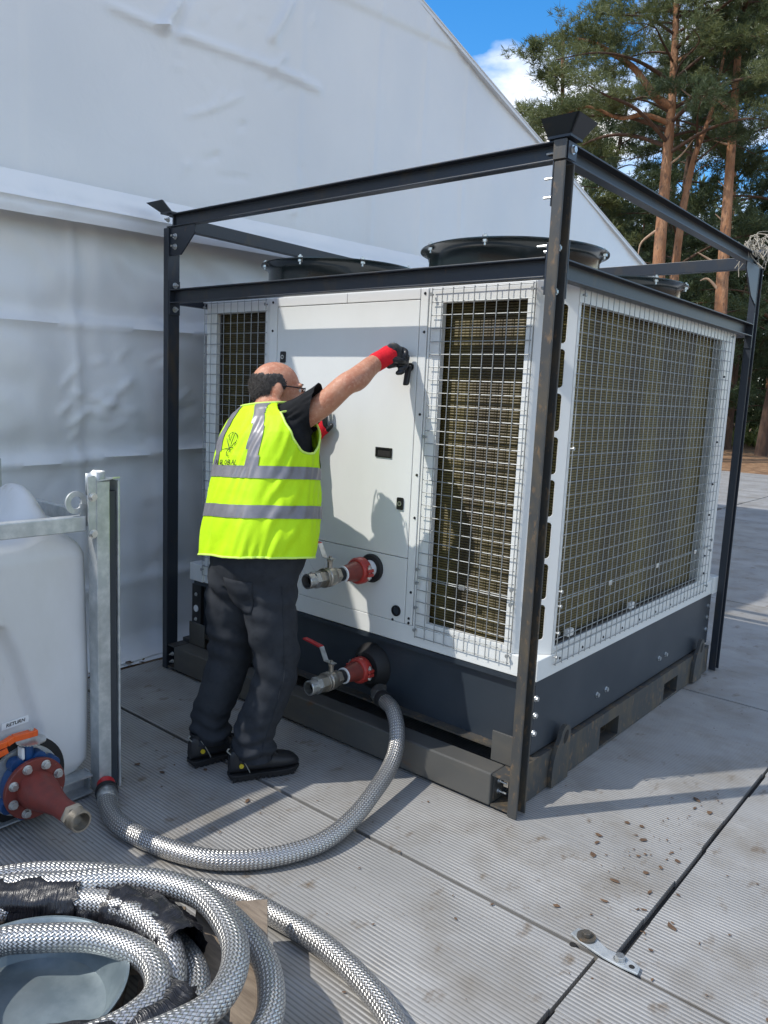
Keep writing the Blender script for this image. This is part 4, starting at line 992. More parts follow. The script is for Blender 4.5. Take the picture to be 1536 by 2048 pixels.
hose('braided_hose', [(-.60, -1.62, .172), (-.455, -1.455, .172), (-.315, -1.375, .172), (-.15, -1.355, .172), (-.02, -1.40, .172), (.05, -1.50, .172), (.05, -1.64, .172), (-.06, -1.80, .172), (-.26, -1.90, .172), (-.47, -1.86, .172)],
     'braided steel hose loop bound with black film, against the pallet boards', GRP, closed=True)
hose('braided_hose', [(-.54, -1.60, .205), (-.41, -1.47, .228), (-.285, -1.415, .236), (-.14, -1.405, .228), (-.04, -1.455, .2), (-.012, -1.54, .176), (-.03, -1.66, .18), (-.13, -1.78, .19), (-.28, -1.83, .19), (-.44, -1.78, .19)],
     'braided steel hose loop showing between two black film wraps', GRP, closed=True)
hose('braided_hose', [(-1.15, -1.62, .034), (-.95, -1.44, .034), (-.76, -1.27, .034), (-.56, -1.125, .034), (-.372, -1.01, .034), (-.205, -.985, .034), (-.045, -.978, .034), (.12, -1.0, .034), (.275, -1.05, .034), (.42, -1.14, .034), (.52, -1.28, .034), (.58, -1.5, .034), (.55, -1.8, .034), (.4, -2.1, .034)],
     'loose braided steel hose lying on the trackway beside the pallet', GRP)
# black stretch film wound round the bundle
film = thing('stretch_film', 'crumpled black stretch film wrapped round the coiled hoses', 'film', (-.3, -1.5, .15))
def wrap(pts, rx, rz, seed, name='film_wrap'):
    path = spline(pts, 9); b = MB(); n = 40; vs = []; m = len(path); q = random.Random(seed)
    for i, c in enumerate(path):
        t = (path[min(i + 1, m - 1)] - path[max(i - 1, 0)]).normalized(); s = t.cross(V((0, 0, 1))).normalized(); u = s.cross(t)
        end = min(i, m - 1 - i)
        for k in range(n):
            a = 2 * PI * k / n
            pl = .0035 * math.sin(k * 2.9 + 1.3 * noise.noise(V((i * .15, k * .4, seed))) * 4) + .009 * noise.noise(V((i * .35, math.cos(a) * 2.2, math.sin(a) * 2.2 + seed)))
            w = 1 + (.08 * noise.noise(V((k * .7, seed, i))) if end < 2 else 0)
            off = t * (.018 * noise.noise(V((k * .9, seed, 3))) if end == 0 else 0)
            vs.append(c + off + s * ((rx + pl) * math.cos(a) * w) + u * ((rz + pl) * math.sin(a) * w))
    b.add(vs, [(i * n + k, i * n + (k + 1) % n, (i + 1) * n + (k + 1) % n, (i + 1) * n + k) for i in range(m - 1) for k in range(n)])
    for i in range(m - 1):
        for k in range(n): b.uv[i * n + k] = [(k / n, i / m), ((k + 1) / n, i / m), ((k + 1) / n, (i + 1) / m), (k / n, (i + 1) / m)]
    return b.build(name, 'film', film, smooth=70)
wrap([(-.70, -1.72, .19), (-.60, -1.61, .195), (-.50, -1.525, .20), (-.425, -1.455, .203)], .062, .070, 1)
wrap([(-.345, -1.415, .203), (-.27, -1.385, .203), (-.18, -1.375, .201), (-.10, -1.385, .198)], .064, .070, 2)
wrap([(-.425, -1.46, .198), (-.38, -1.43, .198), (-.34, -1.41, .198)], .060, .060, 5, 'film_twist')
wrap([(.015, -1.475, .190), (.035, -1.545, .188), (.025, -1.64, .188), (-.04, -1.75, .19)], .070, .068, 3)
# galvanised pan in the middle of the coil
pan = tag(MB().lathe((-.235, -1.70, .141), (0, 0, 1), [(.0, .005), (0, .150), (.012, .176), (.085, .215), (.092, .222), (.096, .222), (.096, .216), (.088, .208), (.022, .172), (.012, .150), (.016, .06), (.016, .0)], 64, caps=False).build('galvanised_pan', 'pangalv', smooth=30),
          'round galvanised steel pan sitting inside the coiled hoses', 'pan')

# ================================================================== SMALL THINGS ON THE GROUND
clip = thing('panel_connector', 'steel connector strap with two bolts joining trackway panels at the seam', 'connector', (.54, -.43, 0))
MB().prism([(px, py, .0045) for px, py in [(.44, -.395), (.475, -.39), (.545, -.42), (.60, -.412), (.64, -.425), (.645, -.455), (.60, -.46), (.545, -.458), (.47, -.445), (.435, -.43)]], (0, 0, .007)).build('strap', 'galv', clip, smooth=0, bevel=.002, fix=True)
MB().cyl((.478, -.418, .0115), (.478, -.418, .017), .027, n=24).build('washer', 'rusty', clip); MB().cyl((.478, -.418, .017), (.478, -.418, .030), .014, n=6).build('bolt', 'rusty', clip, smooth=0, bevel=.002)
MB().bolt((.587, -.438, .0116), (0, 0, 1), .014, .012).build('bolt', 'zinc', clip, smooth=0, bevel=.001)
MB().cyl((.622, -.441, .0116), (.622, -.441, .0122), .008, n=16).build('bolt_hole', 'void', clip)
MB().cyl((.457, -.458, -.001), (.457, -.458, .0012), .010, n=16).build('bolt_hole', 'void', clip)

# blown-in bark crumbs, needles and dried leaves: nobody could count them
b = MB(); q = random.Random(5)
def crumb(x, y, s, flat=.16):
    n = q.randint(5, 7); a0 = q.uniform(0, 6.28); el = q.uniform(1, 2.2); pts = []
    for k in range(n):
        a = 2 * PI * k / n; r = s * q.uniform(.55, 1.15); px, py = r * el * math.cos(a), r * math.sin(a)
        pts.append((x + px * math.cos(a0) - py * math.sin(a0), y + px * math.sin(a0) + py * math.cos(a0)))
    z = .0045; h = s * flat * q.uniform(.4, 1)
    b.add([(px, py, z) for px, py in pts] + [(x + (px - x) * .6, y + (py - y) * .6, z + h) for px, py in pts], [tuple(range(n, 2 * n))] + [(i, (i + 1) % n, n + (i + 1) % n, n + i) for i in range(n)])
for _ in range(420): crumb(q.uniform(-2.3, 1.6), q.uniform(-1.5, 3.2), q.uniform(.0015, .0045))
for _ in range(70): crumb(.48 + q.gauss(0, .07), q.uniform(-.35, .75), .0015 + .010 * q.random() ** 4)
for _ in range(26): crumb(q.uniform(-1.9, -.6), q.uniform(-1.1, -.1), .002 + .010 * q.random() ** 3)
for _ in range(20): crumb(q.uniform(.2, .5), q.uniform(-.1, .35), .002 + .013 * q.random() ** 4)
for _ in range(40): crumb(-2.37 + q.gauss(0, .05), q.uniform(-1, 1), q.uniform(.006, .02))
tag(b.build('leaf_litter', 'leaf', smooth=0), 'bark crumbs and dry leaves scattered over the trackway', 'litter', kind='stuff')

# torn sacking snagged on the far right cage corner
q = random.Random(9); b = MB()
for _ in range(70):
    a = V((q.uniform(-.09, .03), D - .06 + q.uniform(-.13, .06), 2.40 + q.uniform(-.02, .03))); d = V((q.uniform(-.3, .6), q.uniform(-.9, .5), q.uniform(-.9, .5))) * q.uniform(.05, .16)
    b.tube(spline([a, a + d * .5 + V((q.uniform(-.03, .03), q.uniform(-.03, .03), q.uniform(0, .03))), a + d + V((q.uniform(-.03, .03), 0, -.02))], 4), .0022, 4)
tag(b.build('torn_sacking', 'string'), 'frayed scrap of sacking snagged on the far cage corner', 'rag')

# ================================================================== TREES
def needle_mesh(name, pts, dirs, K, Lr, wid, seed):
    """each tuft: K slim needle bundles fanning out round its twig direction"""
    g = np.random.default_rng(seed); N = len(pts); P = np.repeat(np.array(pts), K, 0); Dd = np.repeat(np.array(dirs), K, 0)
    d = Dd * .55 + g.normal(0, .62, P.shape) + np.array([0, 0, .18]); d /= np.linalg.norm(d, axis=1, keepdims=True)
    s = np.cross(d, g.normal(0, 1, P.shape)); s /= np.linalg.norm(s, axis=1, keepdims=True)
    l = g.uniform(Lr[0], Lr[1], (len(P), 1)); w = wid * g.uniform(.7, 1.3, (len(P), 1))
    P = P + g.normal(0, .03, P.shape)
    v = np.stack([P - s * w * .5, P + s * w * .5, P + d * l * .6 + s * w * .6, P + d * l], 1).reshape(-1, 3)
    me = bpy.data.meshes.new(name); n = len(P); me.vertices.add(4 * n); me.vertices.foreach_set('co', v.astype(np.float32).ravel())
    me.loops.add(4 * n); me.loops.foreach_set('vertex_index', np.arange(4 * n, dtype=np.int32)); me.polygons.add(n)
    me.polygons.foreach_set('loop_start', np.arange(0, 4 * n, 4, dtype=np.int32)); me.polygons.foreach_set('loop_total', np.full(n, 4, dtype=np.int32))
    me.update(); me.validate(); return me

def branch_tufts(path, q, pts, dirs, start=.35, twigs=9, per=13, tl=.8, sp=.16):
    m = len(path)
    for _ in range(twigs):
        t = start + (1 - start) * q.random() ** .7; i = min(m - 2, int(t * (m - 1))); c = path[i].lerp(path[i + 1], t * (m - 1) - i)
        ax = (path[i + 1] - path[i]).normalized(); d = (ax * q.uniform(.3, 1) + V((q.gauss(0, .6), q.gauss(0, .6), q.uniform(-.05, .55)))).normalized(); l = tl * q.uniform(.4, 1.1)
        for k in range(per):
            s = q.random() ** .6; pts.append(tuple(c + d * (l * s) + V((q.gauss(0, sp), q.gauss(0, sp), q.gauss(0, sp * .6))))); dirs.append(tuple(d))

def pine(label, trunk, r0, z0, z1, spread, nb, seed, limbs=(), needle='needle', bark='bark', twigs=9, per=13, group='pines beyond the trackway', K=15, Lr=(.10, .21), wid=.0145, prof=1.0, droop=.05):
    q = random.Random(seed); base = V(trunk[0]); t = thing('pine_tree', label, 'tree', base, group)
    tp = spline(trunk, 6); n = len(tp); zt = tp[-1].z
    b = MB(); b.tube(tp, [max(.03, r0 * (1 - .82 * (i / (n - 1)) ** 1.1)) for i in range(n)], 12); tr = b.build('trunk', bark, t, smooth=60)
    pts, dirs = [], []
    def at(z):
        for i in range(n - 1):
            if tp[i + 1].z >= z: return tp[i].lerp(tp[i + 1], (z - tp[i].z) / max(1e-5, tp[i + 1].z - tp[i].z))
        return tp[-1]
    lb = MB()
    for L_ in limbs:
        path = spline(L_[0], 6); m = len(path); MB().tube(path, [L_[1] * (1 - .75 * i / (m - 1)) for i in range(m)], 8).build('limb', L_[2] if len(L_) > 2 else bark, tr, smooth=60)
        if len(L_) <= 2: branch_tufts(path, q, pts, dirs, .45, 16, per, 1.0)
    for k in range(nb):
        f = (k + q.random()) / nb; z = z0 + (z1 - z0) * f; a = k * 2.399 + q.uniform(-.5, .5)
        ln = spread * (1 - .72 * f ** 1.6) * q.uniform(.55, 1.1) * (prof + (1 - prof) * min(1, f * 3))
        c = at(min(z, zt - .1)); d = V((math.cos(a), math.sin(a), 0)); up = q.uniform(.0, .35)
        path = spline([c, c + d * ln * .35 + V((0, 0, ln * (.10 + up * .3))), c + d * ln * .7 + V((q.gauss(0, .15), q.gauss(0, .15), ln * (.12 + up * .6 - droop))), c + d * ln + V((q.gauss(0, .25), q.gauss(0, .25), ln * (up - droop)))], 4)
        lb.tube(path, [max(.008, .06 * (ln / 3.5) * (1 - .8 * i / (len(path) - 1))) for i in range(len(path))], 6)
        branch_tufts(path, q, pts, dirs, .3, twigs, per, .30 * spread * .8)
    tag(lb.build('branches', 'barkdark', tr, smooth=60), None, None, kind='stuff')
    obj('crown', needle_mesh('crown', pts, dirs, K, Lr, wid, seed), needle, t)
    return t
T1 = [(-7.9, 21.5, -.1), (-8.16, 21.83, 4.2), (-8.39, 21.98, 5.95), (-8.6, 22.4, 8.6), (-8.73, 22.67, 10.9), (-8.9, 22.9, 12.9), (-9.1, 23.1, 15), (-9.1, 23.2, 17.2)]
pine('tall orange-trunked pine whose lowest limbs reach toward the marquee', T1, .235, 9.2, 16.6, 4.3, 42, 21, per=16,
     limbs=[([(-8.73, 22.6, 10.7), (-9.14, 22.3, 11.0), (-9.72, 22.0, 11.8), (-10.25, 21.65, 12.2), (-10.77, 21.3, 12.55), (-11.3, 21.0, 12.7)], .14),
            ([(-8.72, 22.5, 10.2), (-9.3, 22.0, 10.4), (-9.9, 21.6, 10.3), (-10.7, 21.0, 10.6), (-11.4, 20.6, 10.3)], .09),
            ([(-8.8, 22.8, 12.0), (-8.2, 23.2, 12.6), (-7.6, 23.4, 13.3)], .07), ([(-8.5, 22.1, 7.0), (-8.95, 21.9, 6.6), (-9.0, 21.8, 6.2)], .05, 'deadwood'), ([(-8.6, 22.4, 8.9), (-8.2, 22.5, 9.2), (-7.8, 22.6, 9.8)], .04, 'deadwood')])
T2 = [(-6.4, 22.7, -.1), (-6.72, 23.04, 4.28), (-6.9, 23.3, 6.4), (-7.1, 23.64, 9.0), (-7.34, 24.06, 12.2), (-7.5, 24.3, 14.1), (-7.6, 24.5, 17.8)]
pine('bare-stemmed orange pine with broken dead stubs along its trunk', T2, .22, 12.4, 17.4, 4.2, 30, 34, per=16,
     limbs=[([(-7.22, 23.8, 10.6), (-7.7, 23.4, 11.0), (-8.2, 23.1, 11.0), (-8.6, 22.9, 11.3)], .07, 'deadwood'), ([(-6.85, 23.2, 5.9), (-7.2, 22.95, 6.1), (-7.5, 22.75, 6.3)], .06, 'deadwood'),
            ([(-6.8, 23.1, 5.1), (-7.15, 22.9, 5.5), (-7.35, 22.75, 5.45)], .06, 'deadwood'), ([(-6.75, 23.05, 4.7), (-6.6, 23.1, 4.9)], .03, 'deadwood'), ([(-7.15, 23.7, 9.6), (-7.6, 23.4, 9.75)], .045, 'deadwood'),
            ([(-6.95, 23.4, 7.2), (-7.25, 23.2, 7.5)], .04, 'deadwood'), ([(-7.0, 23.5, 8.2), (-7.3, 23.3, 8.5)], .035, 'deadwood'), ([(-7.3, 24.0, 12.4), (-6.6, 24.5, 12.9), (-6.0, 24.8, 13.6)], .08)])
pine('slim dark-barked pine leaning close behind its thicker neighbour', [(-7.9, 22.6, -.1), (-8.2, 22.9, 6.0), (-8.15, 23.3, 9), (-7.8, 23.6, 10.8), (-7.6, 23.9, 13.4)], .15, 9.0, 13.2, 2.8, 18, 41, needle='needledark')
def bg(d, px):      # a spot in the wood d metres out, px steps to the side
    return V((1.287 + d * (-.6315) + d * px * .7645, -2.3866 + d * .7612 + d * px * .643, 0))
spots = [(33, .192, 15.6, 3.9, 'bushy pine rising just past the marquee roof slope', 3.0), (37, .25, 15, 4.2, 'broad dark pine filling the gap beyond the marquee corner', 2.0), (31, .335, 14.5, 4.0, 'low-branched dark pine behind the leaning slim trunk', 1.5),
         (36, .40, 18, 4.5, 'dense pine standing behind the two orange trunks', 2.0), (29, .475, 16.5, 4.6, 'dark wide pine overhanging the litter at the wood edge', 3.4), (40, .33, 19, 4.6, 'tall far pine seen between nearer crowns', 3.0),
         (42, .48, 19, 5.0, 'farthest dark pine closing off the wood', 1.5), (34, .55, 18, 4.8, 'dark pine at the outer end of the wood', 1.5), (45, .22, 17, 4.6, 'distant pine low above the marquee edge', 2.0), (37, .56, 9.0, 2.8, 'young bushy pine at the litter edge', .8),
         (38, .30, 10, 3.6, 'short shaded pine under the taller crowns', .6), (33, .43, 9.5, 3.2, 'short dark pine filling the space between trunks', .6)]
for i, (d, px, h, sp, lab, z0) in enumerate(spots):
    p = bg(d, px); q = random.Random(100 + i)
    pine(lab, [p + V((0, 0, -.1)), p + V((q.gauss(0, .2), q.gauss(0, .2), h * .5)), p + V((q.gauss(0, .4), q.gauss(0, .4), h))], .17 + .004 * h, z0, h - .2, sp, 44 if i == 0 else 32, 200 + i, needle='needledark' if i not in (0, 5) else 'needle', bark='barkdark' if i % 3 else 'bark', twigs=9, per=11, K=11, Lr=(.15, .30), wid=.024, prof=1.0)
# bracken and brush along the edge of the wood, and the massed wood beyond
q = random.Random(77); pts, dirs = [], []
for _ in range(200):
    p = bg(q.uniform(35, 43), q.uniform(.2, .62)); s = q.uniform(.2, .8)
    for k in range(10): pts.append((p.x + q.gauss(0, .25), p.y + q.gauss(0, .25), s * q.random())); dirs.append((q.gauss(0, .5), q.gauss(0, .5), .8))
tag(obj('bracken', needle_mesh('bracken', pts, dirs, 5, (.2, .4), .06, 5), 'fern'), 'yellow-green bracken along the edge of the pine wood', 'undergrowth', kind='stuff')
pts, dirs = [], []
for _ in range(1500):
    p = bg(q.uniform(44, 62), q.uniform(.05, .75)); z = 13 * q.random() ** .9
    for k in range(9): pts.append((p.x + q.gauss(0, .9), p.y + q.gauss(0, .9), z + q.gauss(0, .6))); dirs.append((q.gauss(0, .5), q.gauss(0, .5), .3))
tag(obj('far_woodland', needle_mesh('far_woodland', pts, dirs, 5, (.4, .9), .16, 6), 'needledark'), 'massed dark woodland far behind the pines', 'woodland', kind='stuff')

# ================================================================== PERSON
man = thing('person', 'person in lime hi-vis vest and red gloves reaching for the door lock', 'person', (-1.03, -.42, 0))
S = V((.995, -.10, 0)); N = V((.10, .995, 0)); UP = V((0, 0, 1))       # torso: to the right, to the front
RINGS = [(.80, -.992, -.412, .178, .150), (.865, -.985, -.408, .196, .168), (1.0, -.985, -.388, .200, .178), (1.15, -1.0, -.36, .192, .170), (1.27, -1.02, -.335, .196, .156), (1.35, -1.038, -.315, .203, .138), (1.41, -1.055, -.30, .178, .112), (1.445, -1.068, -.292, .130, .092), (1.475, -1.078, -.284, .075, .070), (1.50, -1.085, -.276, .058, .060)]
def ring_at(z):
    for i in range(len(RINGS) - 1):
        if RINGS[i + 1][0] >= z or i == len(RINGS) - 2:
            t = (z - RINGS[i][0]) / (RINGS[i + 1][0] - RINGS[i][0]); R = lambda k: RINGS[max(0, min(len(RINGS) - 1, k))]
            a, b_, c, d = R(i - 1), R(i), R(i + 1), R(i + 2)
            return [.5 * (2 * b_[k] + (c[k] - a[k]) * t + (2 * a[k] - 5 * b_[k] + 4 * c[k] - d[k]) * t * t + (3 * b_[k] - a[k] - 3 * c[k] + d[k]) * t ** 3) for k in range(1, 5)]
def torso(u, z, off=0.0):
    cx, cy, a, b_ = ring_at(z); cu, su = math.cos(u), math.sin(u); e = .86
    x = (a + off) * math.copysign(abs(cu) ** e, cu); y = (b_ + off) * math.copysign(abs(su) ** e, su)
    w = max(0, min(1, (z - 1.2) / .18)); w = w * w * (3 - 2 * w)
    return V((cx, cy, z + .13 * w * x)) + S * x + N * y
def loft_torso(b, z0, z1, off, n=32, m=14):
    vs = []
    for i in range(m + 1):
        z = z0 + (z1 - z0) * i / m
        for k in range(n): vs.append(torso(2 * PI * k / n, z, off))
    return b.add(vs, [(i * n + k, i * n + (k + 1) % n, (i + 1) * n + (k + 1) % n, (i + 1) * n + k) for i in range(m) for k in range(n)] + [tuple(range(n))[::-1], tuple(range(m * n, (m + 1) * n))])
SR, ER, WR = V((-.915, -.285, 1.405)), V((-.742, -.205, 1.552)), V((-.768, .020, 1.660))
SL, EL, WL = V((-1.20, -.225, 1.340)), V((-1.335, -.06, 1.215)), V((-1.262, .085, 1.300))
# head frame
HF = V((.56, .82, -.10)).normalized(); HS = HF.cross(UP).normalized(); HU = HS.cross(HF).normalized()
HC = V((-1.082, -.235, 1.520))
H = lambda f, s, u: HC + HF * f + HS * s + HU * u
body = MB(); loft_torso(body, .80, 1.49, -.022)
body.tube(spline([V((-1.075, -.290, 1.42)), V((-1.082, -.275, 1.47)), H(-.02, 0, -.02)], 4), .057, 16)
body.ell(H(-.012, 0, .020), HF * .098, HS * .076, HU * .092, 24, 16)      # cranium
body.ell(H(.035, 0, -.012), HF * .062, HS * .066, HU * .080, 20, 12)       # face
body.ell(H(.045, 0, -.070), HF * .048, HS * .050, HU * .040, 16, 10)       # jaw and chin
for s in (-1, 1):
    body.ell(H(.070, s * .036, -.028), HF * .026, HS * .030, HU * .028, 12, 8)   # cheek
    body.ell(H(.080, s * .030, .032), HF * .014, HS * .030, HU * .011, 12, 8)    # brow
    body.ell(H(-.010, s * .081, -.006), HF * .022 + HS * (s * .006), HS * .0085, HU * .036, 14, 10)  # ear
    body.ell(H(-.010, s * .080, -.034), HF * .011, HS * .0085, HU * .014, 10, 8)
body.ell(H(.098, 0, -.006), HF * .014, HS * .012, HU * .030, 12, 8)        # nose bridge
body.ell(H(.108, 0, -.024), HF * .020, HS * .017, HU * .014, 12, 8)        # nose tip
for u_ in (-.056, -.068): body.ell(H(.088, 0, u_), HF * .012, HS * .026, HU * .007, 12, 8)   # lips
def limb(b, pts, rad, n=14, sub=6):
    path = spline(pts, sub); m = len(path); k = len(rad) - 1; rr_ = []
    for i in range(m):
        t = i / (m - 1) * k; j = min(k - 1, int(t)); f = t - j; f = f * f * (3 - 2 * f); rr_.append(rad[j] * (1 - f) + rad[j + 1] * f)
    b.tube(path, rr_, n)
    b.ell(path[0], (rr_[0], 0, 0), (0, rr_[0], 0), (0, 0, rr_[0]), 12, 8); b.ell(path[-1], (rr_[-1], 0, 0), (0, rr_[-1], 0), (0, 0, rr_[-1]), 12, 8)
mid = SR.lerp(ER, .55) + V((0, 0, -.012)); fm = ER.lerp(WR, .3) + V((.012, -.006, -.006))
limb(body, [SR, mid, ER, fm, ER.lerp(WR, .7), WR], [.050, .046, .043, .046, .039, .030])
limb(body, [SL, SL.lerp(EL, .5), EL, EL.lerp(WL, .4), WL], [.058, .053, .045, .044, .030])
me = voxel(body, .0052, 5, 'body')
obj('body', me, 'skin', man)
# hair: shell over the back and sides, thinning to a bald crown
b = MB(); vs = []; nu, nv = 150, 84; idx = {}
for i in range(nv + 1):
    ph = -PI / 2 + PI * i / nv
    for k in range(nu):
        th = 2 * PI * k / nu; d = V((math.cos(ph) * math.cos(th), math.cos(ph) * math.sin(th), math.sin(ph)))
        r = 1.028 + .012 * noise.noise(d * 9); vs.append(H(-.012 + .098 * d.x * r, .076 * d.y * r, .020 + .092 * d.z * r))
fs = []
for i in range(nv):
    for k in range(nu):
        th = 2 * PI * (k + .5) / nu; ph = -PI / 2 + PI * (i + .5) / nv
        fx, sy, uz = math.cos(ph) * math.cos(th), math.cos(ph) * math.sin(th), math.sin(ph); j = .05 * noise.noise(V((fx * 4, sy * 4, uz * 4))) + .035 * noise.noise(V((fx * 30, sy * 30, uz * 30)))
        front = fx < .34 + j - .5 * max(0, uz - .1) - .25 * max(0, -uz); low = uz > -.80 + .35 * max(0, fx + .3)
        top = uz < .46 + j + .10 * fx; ear = (fx > -.24 and uz < -.02 and (fx + .02) ** 2 / .06 + (uz + .30) ** 2 / .12 < 1) or (fx > .05 and uz < -.12)
        if front and low and top and not ear: fs.append((i * nu + k, i * nu + (k + 1) % nu, (i + 1) * nu + (k + 1) % nu, (i + 1) * nu + k))
b.add(vs, fs)
hq = random.Random(4)
for fa in fs:                                     # short strands lift the outline
    for _ in range(3):
        w = [hq.random() for _ in range(4)]; c = sum((V(vs[k]) * w[j] for j, k in enumerate(fa)), V()) / sum(w)
        nn_ = (c - H(-.012, 0, .02)).normalized(); d = (nn_ * .25 - HU * .75 - HF * .45 + V((hq.gauss(0, .22), hq.gauss(0, .22), hq.gauss(0, .22)))).normalized(); sd = d.cross(nn_).normalized() * .0006
        b.add([c - sd, c + sd, c + d * hq.uniform(.007, .016) + nn_ * .0015], [(0, 1, 2)])
hr = b.build('hair', 'hair', man, smooth=0)
# eyebrows
for s in (-1, 1):
    MB().ell(H(.0905, s * .030, .037), HF * .005, HS * .020, HU * .004, 10, 6).build('eyebrow', 'hair', man)
    MB().ell(H(.078, s * .030, .012), HF * .012, HS * .012, HU * .011, 12, 8).build('eye', 'sticker', man)
# glasses
gl = MB()
for s in (-1, 1):
    gl.tube([H(-.012, s * .083, .016), H(.01, s * .084, .021), H(.06, s * .079, .022), H(.098, s * .070, .022)], .0028, 6)
    loop = [H(.104 - .006 * abs(math.cos(t)), s * (.036 + .029 * math.cos(t)), .004 + .021 * math.sin(t)) for t in [2 * PI * i / 20 for i in range(21)]]; gl.tube(loop, .0024, 6, caps=False)
gl.tube([H(.105, -.008, .010), H(.108, 0, .013), H(.105, .008, .010)], .0024, 6)
gl.build('glasses', 'black', man)
# T-shirt: torso and short sleeves in one surface
b = MB(); loft_torso(b, .84, 1.462, -.008)
limb(b, [SR - S * .03, SR.lerp(ER, .3), SR.lerp(ER, .9)], [.080, .074, .064]); limb(b, [SL, SL.lerp(EL, .3), SL.lerp(EL, .68)], [.088, .082, .074])
me = voxel(b, .007, 6, 'tshirt')
import bmesh
ax = (ER - SR).normalized(); cut = SR.lerp(ER, .42); cn = (ax - UP * .68).normalized()
bm = bmesh.new(); bm.from_mesh(me)                            # the raised arm pulls the lower cuff back
def on_sleeve(c):
    t_ = (c - SR).dot(ax); return t_ > .03 and ((c - SR) - ax * t_).length < .105
fsel = [f_ for f_ in bm.faces if on_sleeve(f_.calc_center_median())]
gsel = list({e for f_ in fsel for e in f_.edges}) + list({v for f_ in fsel for v in f_.verts}) + fsel
bmesh.ops.bisect_plane(bm, geom=gsel, plane_co=cut, plane_no=cn)
kill = [f_ for f_ in bm.faces if on_sleeve(f_.calc_center_median()) and (f_.calc_center_median() - cut).dot(cn) > 0]
bmesh.ops.delete(bm, geom=kill, context='FACES'); bm.to_mesh(me); bm.free()
for v in me.vertices:
    p = v.co; d = (p - SR.lerp(ER, .3)); r_ = d - ax * d.dot(ax)
    if d.length < .16: v.co += r_.normalized() * (.0065 * math.sin(9 * math.atan2(r_.dot(UP), r_.dot(S)) + 26 * d.dot(ax)) * noise.noise(p * 11 + V((3, 1, 2))) * 1.6)
obj('tshirt', me, 'tee', man)
# vest: one tailored surface, armholes cut out, reflective tape as separate strips laid over it
NU, NZ = 168, 132; VZ0, VZ1 = .880, 1.462
def fold(u, z):
    d = .0075 * noise.noise(V((math.cos(u) * 2.2, math.sin(u) * 2.2, z * 4))) + .0030 * noise.noise(V((math.cos(u) * 7, math.sin(u) * 7 + z * 5, z * 9 + 4)))
    for fr, am, sl, sd in ((9.0, .0125, 10, 3.3), (15.0, .0085, 7, 8.1)):     # slanting drag lines from shoulder to hip
        k = fr * (u - z * sl * .22) + 2.2 * noise.noise(V((u * 1.3, z * 3, sd)))
        d += am * (abs(math.sin(k)) ** 2.2 - .3) * max(0, noise.noise(V((u * 1.3, z * 3.0, 15 + sd))) + .25)
    return d
def vest_pt(u, z, off=0):
    hem = max(0, (1.22 - z) / .35)
    o = .016 + .018 * min(1, hem) + fold(u, z) * (1 if z < 1.44 else .3) + .010 * min(1, hem) * math.sin(5 * u + 1.1) * .6
    rise = .043 * max(0, (1.52 - z) / .65) * max(0, min(1, (1.42 - z) / .12))     # the cloth rides up at the back
    return torso(u, z + rise * math.cos(u + .61), o + off)
AR, AL = V((-.872, -.305, 1.395)), V((-1.232, -.262, 1.345))
def in_hole(p):
    for A in (AR, AL):
        d = p - A
        if (d.dot(N) / .088) ** 2 + (d.z / .116) ** 2 + (d.dot(S) / .16) ** 2 < 1: return True
    return False
zs = [VZ0 + (VZ1 - VZ0) * i / NZ for i in range(NZ + 1)]
pts = [[vest_pt(2 * PI * k / NU, z) for k in range(NU)] for z in zs]
b = MB(); b.add([p for r_ in pts for p in r_], []); keep = []
for i in range(NZ):
    for k in range(NU):
        c = (pts[i][k] + pts[i + 1][(k + 1) % NU]) / 2
        if not in_hole(c): keep.append((i * NU + k, i * NU + (k + 1) % NU, (i + 1) * NU + (k + 1) % NU, (i + 1) * NU + k))
b.f = keep
vest = b.build('vest', 'vest', man, smooth=80); md = vest.modifiers.new('t', 'SOLIDIFY'); md.thickness = .0025; md.offset = -1
def strip_mesh(test, name, off=.0035):
    b = MB(); vmap = {}
    def vid(i, k):
        k %= NU
        if (i, k) not in vmap: vmap[(i, k)] = len(b.v); b.v.append(tuple(vest_pt(2 * PI * k / NU, zs[i], off)))
        return vmap[(i, k)]
    for i in range(NZ):
        for k in range(NU):
            z, u = (zs[i] + zs[i + 1]) / 2, 2 * PI * (k + .5) / NU
            if test(u, z) and not in_hole((pts[i][k] + pts[i + 1][(k + 1) % NU]) / 2): b.f.append((vid(i, k), vid(i, k + 1), vid(i + 1, k + 1), vid(i + 1, k)))
    return b.build(name, 'strip', vest, smooth=80)
B1, B2 = (1.178, 1.226), (1.030, 1.078)
tilt = lambda u: 0
strip_mesh(lambda u, z: B1[0] < z + tilt(u) < B1[1], 'reflective_band'); strip_mesh(lambda u, z: B2[0] < z + tilt(u) < B2[1], 'reflective_band')
def brace(front, right):
    def t(u, z):
        if z + tilt(u) <= B1[1]: return False
        p = torso(u, z, .016) - V((ring_at(z)[0], ring_at(z)[1], z)); x, y = p.dot(S), p.dot(N)
        w = ring_at(z)[2]; xc = (.112 if z < 1.36 else .112 - (z - 1.36) * .42) * (1 if right else -1)
        return abs(x - xc) < .026 and (y > 0) == front
    return t
for fr_ in (True, False):
    for rt in (True, False): strip_mesh(brace(fr_, rt), 'shoulder_brace')
